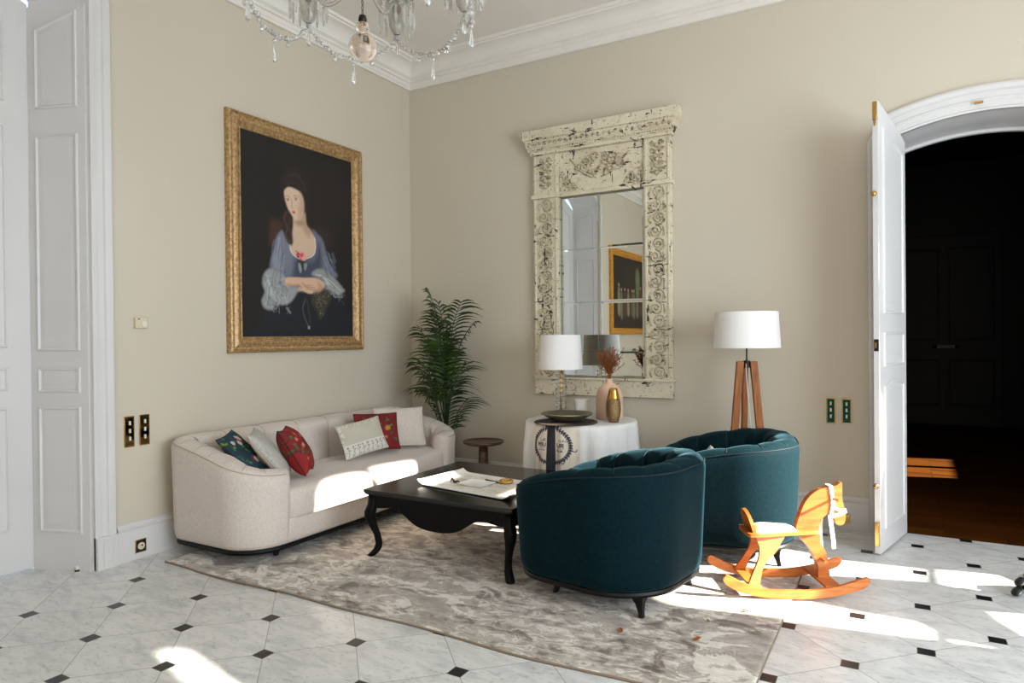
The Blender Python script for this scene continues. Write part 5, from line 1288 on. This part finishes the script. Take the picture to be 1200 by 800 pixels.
# ================================================================== TOY AT THE RIGHT EDGE
toy = thing('trainer_shoe','black and white chunky-soled shoe lying on the marble floor at the right edge','shoe',(4.80,-.98,0))
rv_ = Vector((.867,.498,0)); fv_ = Vector((-.498,.867,0))
b = MB(); b.tube([rv_*.03+Vector((0,0,.035)),rv_*.08+fv_*.03+Vector((0,0,.055)),rv_*.17+fv_*.03+Vector((0,0,.075)),rv_*.26+fv_*.02+Vector((0,0,.07)),rv_*.32+Vector((0,0,.055))],[.015,.044,.06,.06,.035],18); b.build('upper', M['greyrubber'], toy, smooth=True)
for k,(a_,z_) in enumerate(((-.002,.032),(.016,.082),(.052,.064),(.064,.118),(.098,.094),(.112,.146))):
    c_ = rv_*a_-fv_*.022+Vector((0,0,z_)); d_ = (rv_*.75+Vector((0,0,.66))).normalized()
    b = MB(); b.tube([c_-d_*.028,c_-d_*.02,c_,c_+d_*.02,c_+d_*.028],[.008,.020,.025,.020,.008],14,flat=.8); lug = b.build('sole_lug', M['rubber'], toy, smooth=True)
    b = MB(); b.tube([c_-fv_*.022-d_*.014,c_-fv_*.0235,c_-fv_*.022+d_*.014],[.004,.009,.004],10,flat=.5); b.build('lug_insert', M['greyrubber'], lug, smooth=True)

# ================================================================== CHANDELIER
CX,CY = 2.567,-3.516
chd = thing('chandelier','crystal chandelier with glass cups, bead garlands and drops hanging from the ceiling','chandelier',(CX,CY,0))
b = MB(); b.ball((0,0,2.476),.052,32,20); b.build('crystal_ball', M['glasspink'], chd, smooth=True)
b = MB(); b.ball((0,0,2.550),.026,20,12,.8); b.build('crystal_ball', M['glasspink'], chd, smooth=True)
b = MB(); b.lathe([(.001,2.566),(.014,2.568),(.016,2.578),(.013,2.592),(.004,2.597)],(0,0,0),16); b.build('cap', M['metaldark'], chd, smooth=True)
b = MB()
for k in range(5):
    z = 2.603+k*.019; pts = [(.004*cos(a) if k%2 else 0,0 if k%2 else .004*cos(a),z+.010*sin(a)) for a in [2*PI*j/10 for j in range(11)]]; b.tube(pts,.0013,5,caps=False)
b.build('chain', M['metaldark'], chd, smooth=True)
b = MB(); b.lathe([(.001,2.70),(.03,2.705),(.06,2.73),(.065,2.76),(.04,2.79),(.022,2.82),(.03,2.86),(.05,2.9),(.05,2.94),(.02,2.97),(.015,3.1),(.03,3.15),(.045,3.25),(.03,3.33),(.012,3.38),(.012,3.6),(.001,3.6)],(0,0,0),32); b.build('column', M['crystalcup'], chd, smooth=True)
b = MB(); b.tube([(0,0,3.6),(0,0,ZC)],.006,8); b.lathe([(.001,ZC-.06),(.05,ZC-.05),(.07,ZC-.01),(.001,ZC-.01)],(0,0,0),24); b.build('suspension_rod', M['brass'], chd, smooth=True)
view = math.atan2(CY+5.415,CX-4.281)   # bearing away from the room centre
R0 = .42; cups = []
for k in range(7):
    a = view-math.radians(20)-2*PI/7*k
    cups.append((R0*cos(a),R0*sin(a),a))
def drop(name, x, y, z, L=.055, r=.009, m='crystal', top=.02):
    b = MB(); b.ball((x,y,z-.008),.0075,8,6); n = 6
    prof = [(.0005,0),(.0035,.006),(.0045,.02),(r*.9,L*.72),(r,L*.82),(r*.6,L*.95),(.0005,L)]
    rings = [[(x+rr*cos(2*PI*j/n),y+rr*sin(2*PI*j/n),z-.016-zz) for j in range(n)] for rr,zz in prof]
    b.loft(rings); b.build(name, M[m], chd)
ZCUP = 2.705
for k,(x,y,a) in enumerate(cups):
    b = MB(); pts = spline([(.03*cos(a),.03*sin(a),2.80),(.14*cos(a),.14*sin(a),2.72),(.27*cos(a),.27*sin(a),2.73),(.37*cos(a),.37*sin(a),2.82),(x,y,2.83)],5); b.tube(pts,.008,8); b.build('arm', M['crystalcup'], chd, smooth=True)
    b = MB(); b.lathe([(.001,ZCUP),(.010,ZCUP+.003),(.024,ZCUP+.015),(.033,ZCUP+.04),(.038,ZCUP+.09),(.041,ZCUP+.13),(.046,ZCUP+.15),(.044,ZCUP+.152),(.036,ZCUP+.13),(.033,ZCUP+.09),(.028,ZCUP+.045),(.018,ZCUP+.022),(.001,ZCUP+.012)],(x,y,0),24); cup = b.build('glass_cup', M['crystalcup'], chd, smooth=True)
    b = MB(); b.lathe([(.001,ZCUP+.095),(.016,ZCUP+.097),(.019,ZCUP+.11),(.016,ZCUP+.13),(.001,ZCUP+.13)],(x,y,0),14); b.build('candle_socket', M['amber'], cup, smooth=True)
    b = MB(); b.lathe([(.001,ZCUP+.13),(.011,ZCUP+.131),(.011,ZCUP+.26),(.001,ZCUP+.262)],(x,y,0),12); b.build('candle_tube', M['candle'], cup, smooth=True)
    b = MB(); b.lathe([(.04,ZCUP+.158),(.075,ZCUP+.170),(.078,ZCUP+.176),(.04,ZCUP+.164)],(x,y,0),24,False); pan = b.build('drip_pan', M['crystalcup'], chd, smooth=True)
    for j in range(13):
        aa = 2*PI*j/13+a; px,py = x+.074*cos(aa),y+.074*sin(aa)
        b = MB(); zt0 = ZCUP+.165
        for q in range(5): b.ball((px,py,zt0-.012*q),.0048,6,5)
        L_ = .085; n = 4; prof = [(.001,0),(.008,.01),(.0085,.06),(.005,.078),(.0005,L_)]
        b.loft([[(px+rr*cos(2*PI*i/n),py+rr*sin(2*PI*i/n),zt0-.064-zz) for i in range(n)] for rr,zz in prof]); b.build('prism_drop', M['crystal'], pan)
    drop('pear_drop',x,y,ZCUP-.005,.07,.010)
    b = MB(); b.tube([(x,y,ZCUP),(x,y,ZCUP-.012)],.001,4); b.build('drop_wire', M['metaldark'], chd)
    x2,y2,_ = cups[(k+1)%7]
    # garland to the next cup with a drop at its lowest point
    b = MB(); n = 26
    for i in range(n+1):
        t_ = i/n; s_ = 4*t_*(1-t_); px = x+(x2-x)*t_; py = y+(y2-y)*t_; f = 1+.06*s_; pz = ZCUP-.01-.105*s_**.9
        b.ball((px*f+rnd.gauss(0,.002),py*f+rnd.gauss(0,.002),pz+rnd.gauss(0,.002)),.0085 if i%3 else .0115,7,5)
    b.build('bead_garland', M['crystal'], chd)
    drop('pear_drop',(x+x2)/2*1.06,(y+y2)/2*1.06,ZCUP-.130,.078,.010)
    for t_ in (.3,.7):
        b = MB(); s_ = 4*t_*(1-t_); px = x+(x2-x)*t_; py = y+(y2-y)*t_; f = 1+.06*s_; b.ball((px*f,py*f,ZCUP-.125-.02*0),.010,8,6); b.build('garland_bead', M['crystal'], chd)

# ================================================================== CAMERA
sc = bpy.context.scene
cam_d = bpy.data.cameras.new('camera'); cam = bpy.data.objects.new('camera', cam_d); COL.objects.link(cam); sc.camera = cam
yaw,pitch,roll,fpx = 5.21452257e-01,-5.73828573e-03,-9.71783238e-03,791.41586
cam.location = (4.28058217,-5.41470592,1.4)
fwd = Vector((-sin(yaw)*cos(pitch),cos(yaw)*cos(pitch),sin(pitch))); rgt = Vector((cos(yaw),sin(yaw),0)); up = rgt.cross(fwd)
r_ = rgt*cos(roll)+up*sin(roll); u_ = -rgt*sin(roll)+up*cos(roll)
Mx = Matrix((r_,u_,-fwd)).transposed(); cam.rotation_euler = Mx.to_euler()
cam_d.sensor_width = 36; cam_d.lens = 36*fpx/1200; cam_d.clip_start = .05; cam_d.clip_end = 60

# ================================================================== LIGHT
sd_ = bpy.data.lights.new('sun','SUN'); so_ = bpy.data.objects.new('sun', sd_); COL.objects.link(so_)
sd_.energy = 18; sd_.angle = math.radians(.7); sd_.color = (1,.93,.84)
dv = Vector((-SUN[0],-SUN[1],-SUN[2])).normalized(); so_.rotation_euler = dv.to_track_quat('-Z','Y').to_euler(); so_.location = (12,1,6)
def area(name, loc, direction, sx, sy, e, c):
    l = bpy.data.lights.new(name,'AREA'); l.shape = 'RECTANGLE'; l.size = sx; l.size_y = sy; l.energy = e; l.color = c
    o = bpy.data.objects.new(name,l); COL.objects.link(o); o.location = loc; o.rotation_euler = Vector(direction).to_track_quat('-Z','Y').to_euler(); return o
area('window_daylight_right',(XE-.05,-3.6,1.8),(-1,0,.04),3.6,2.5,114,(.78,.89,1))
area('fill_daylight_front',(4.6,YS+.05,1.9),(-.1,1,0),2.6,2.6,38,(1,.955,.89))  # added soft fill inside the solid front wall, no window behind it
w = bpy.data.worlds.new('world'); sc.world = w; w.use_nodes = True
w.node_tree.nodes['Background'].inputs['Color'].default_value = (.75,.86,1,1); w.node_tree.nodes['Background'].inputs['Strength'].default_value = .8
sc.view_settings.view_transform = 'Standard'; sc.view_settings.look = 'None'; sc.view_settings.gamma = 1; sc.view_settings.exposure = 1.04
sc.view_settings.use_curve_mapping = False
sc.cycles.use_denoising = True
sc.cycles.max_bounces = 10; sc.cycles.transmission_bounces = 8; sc.cycles.caustics_reflective = False; sc.cycles.caustics_refractive = False
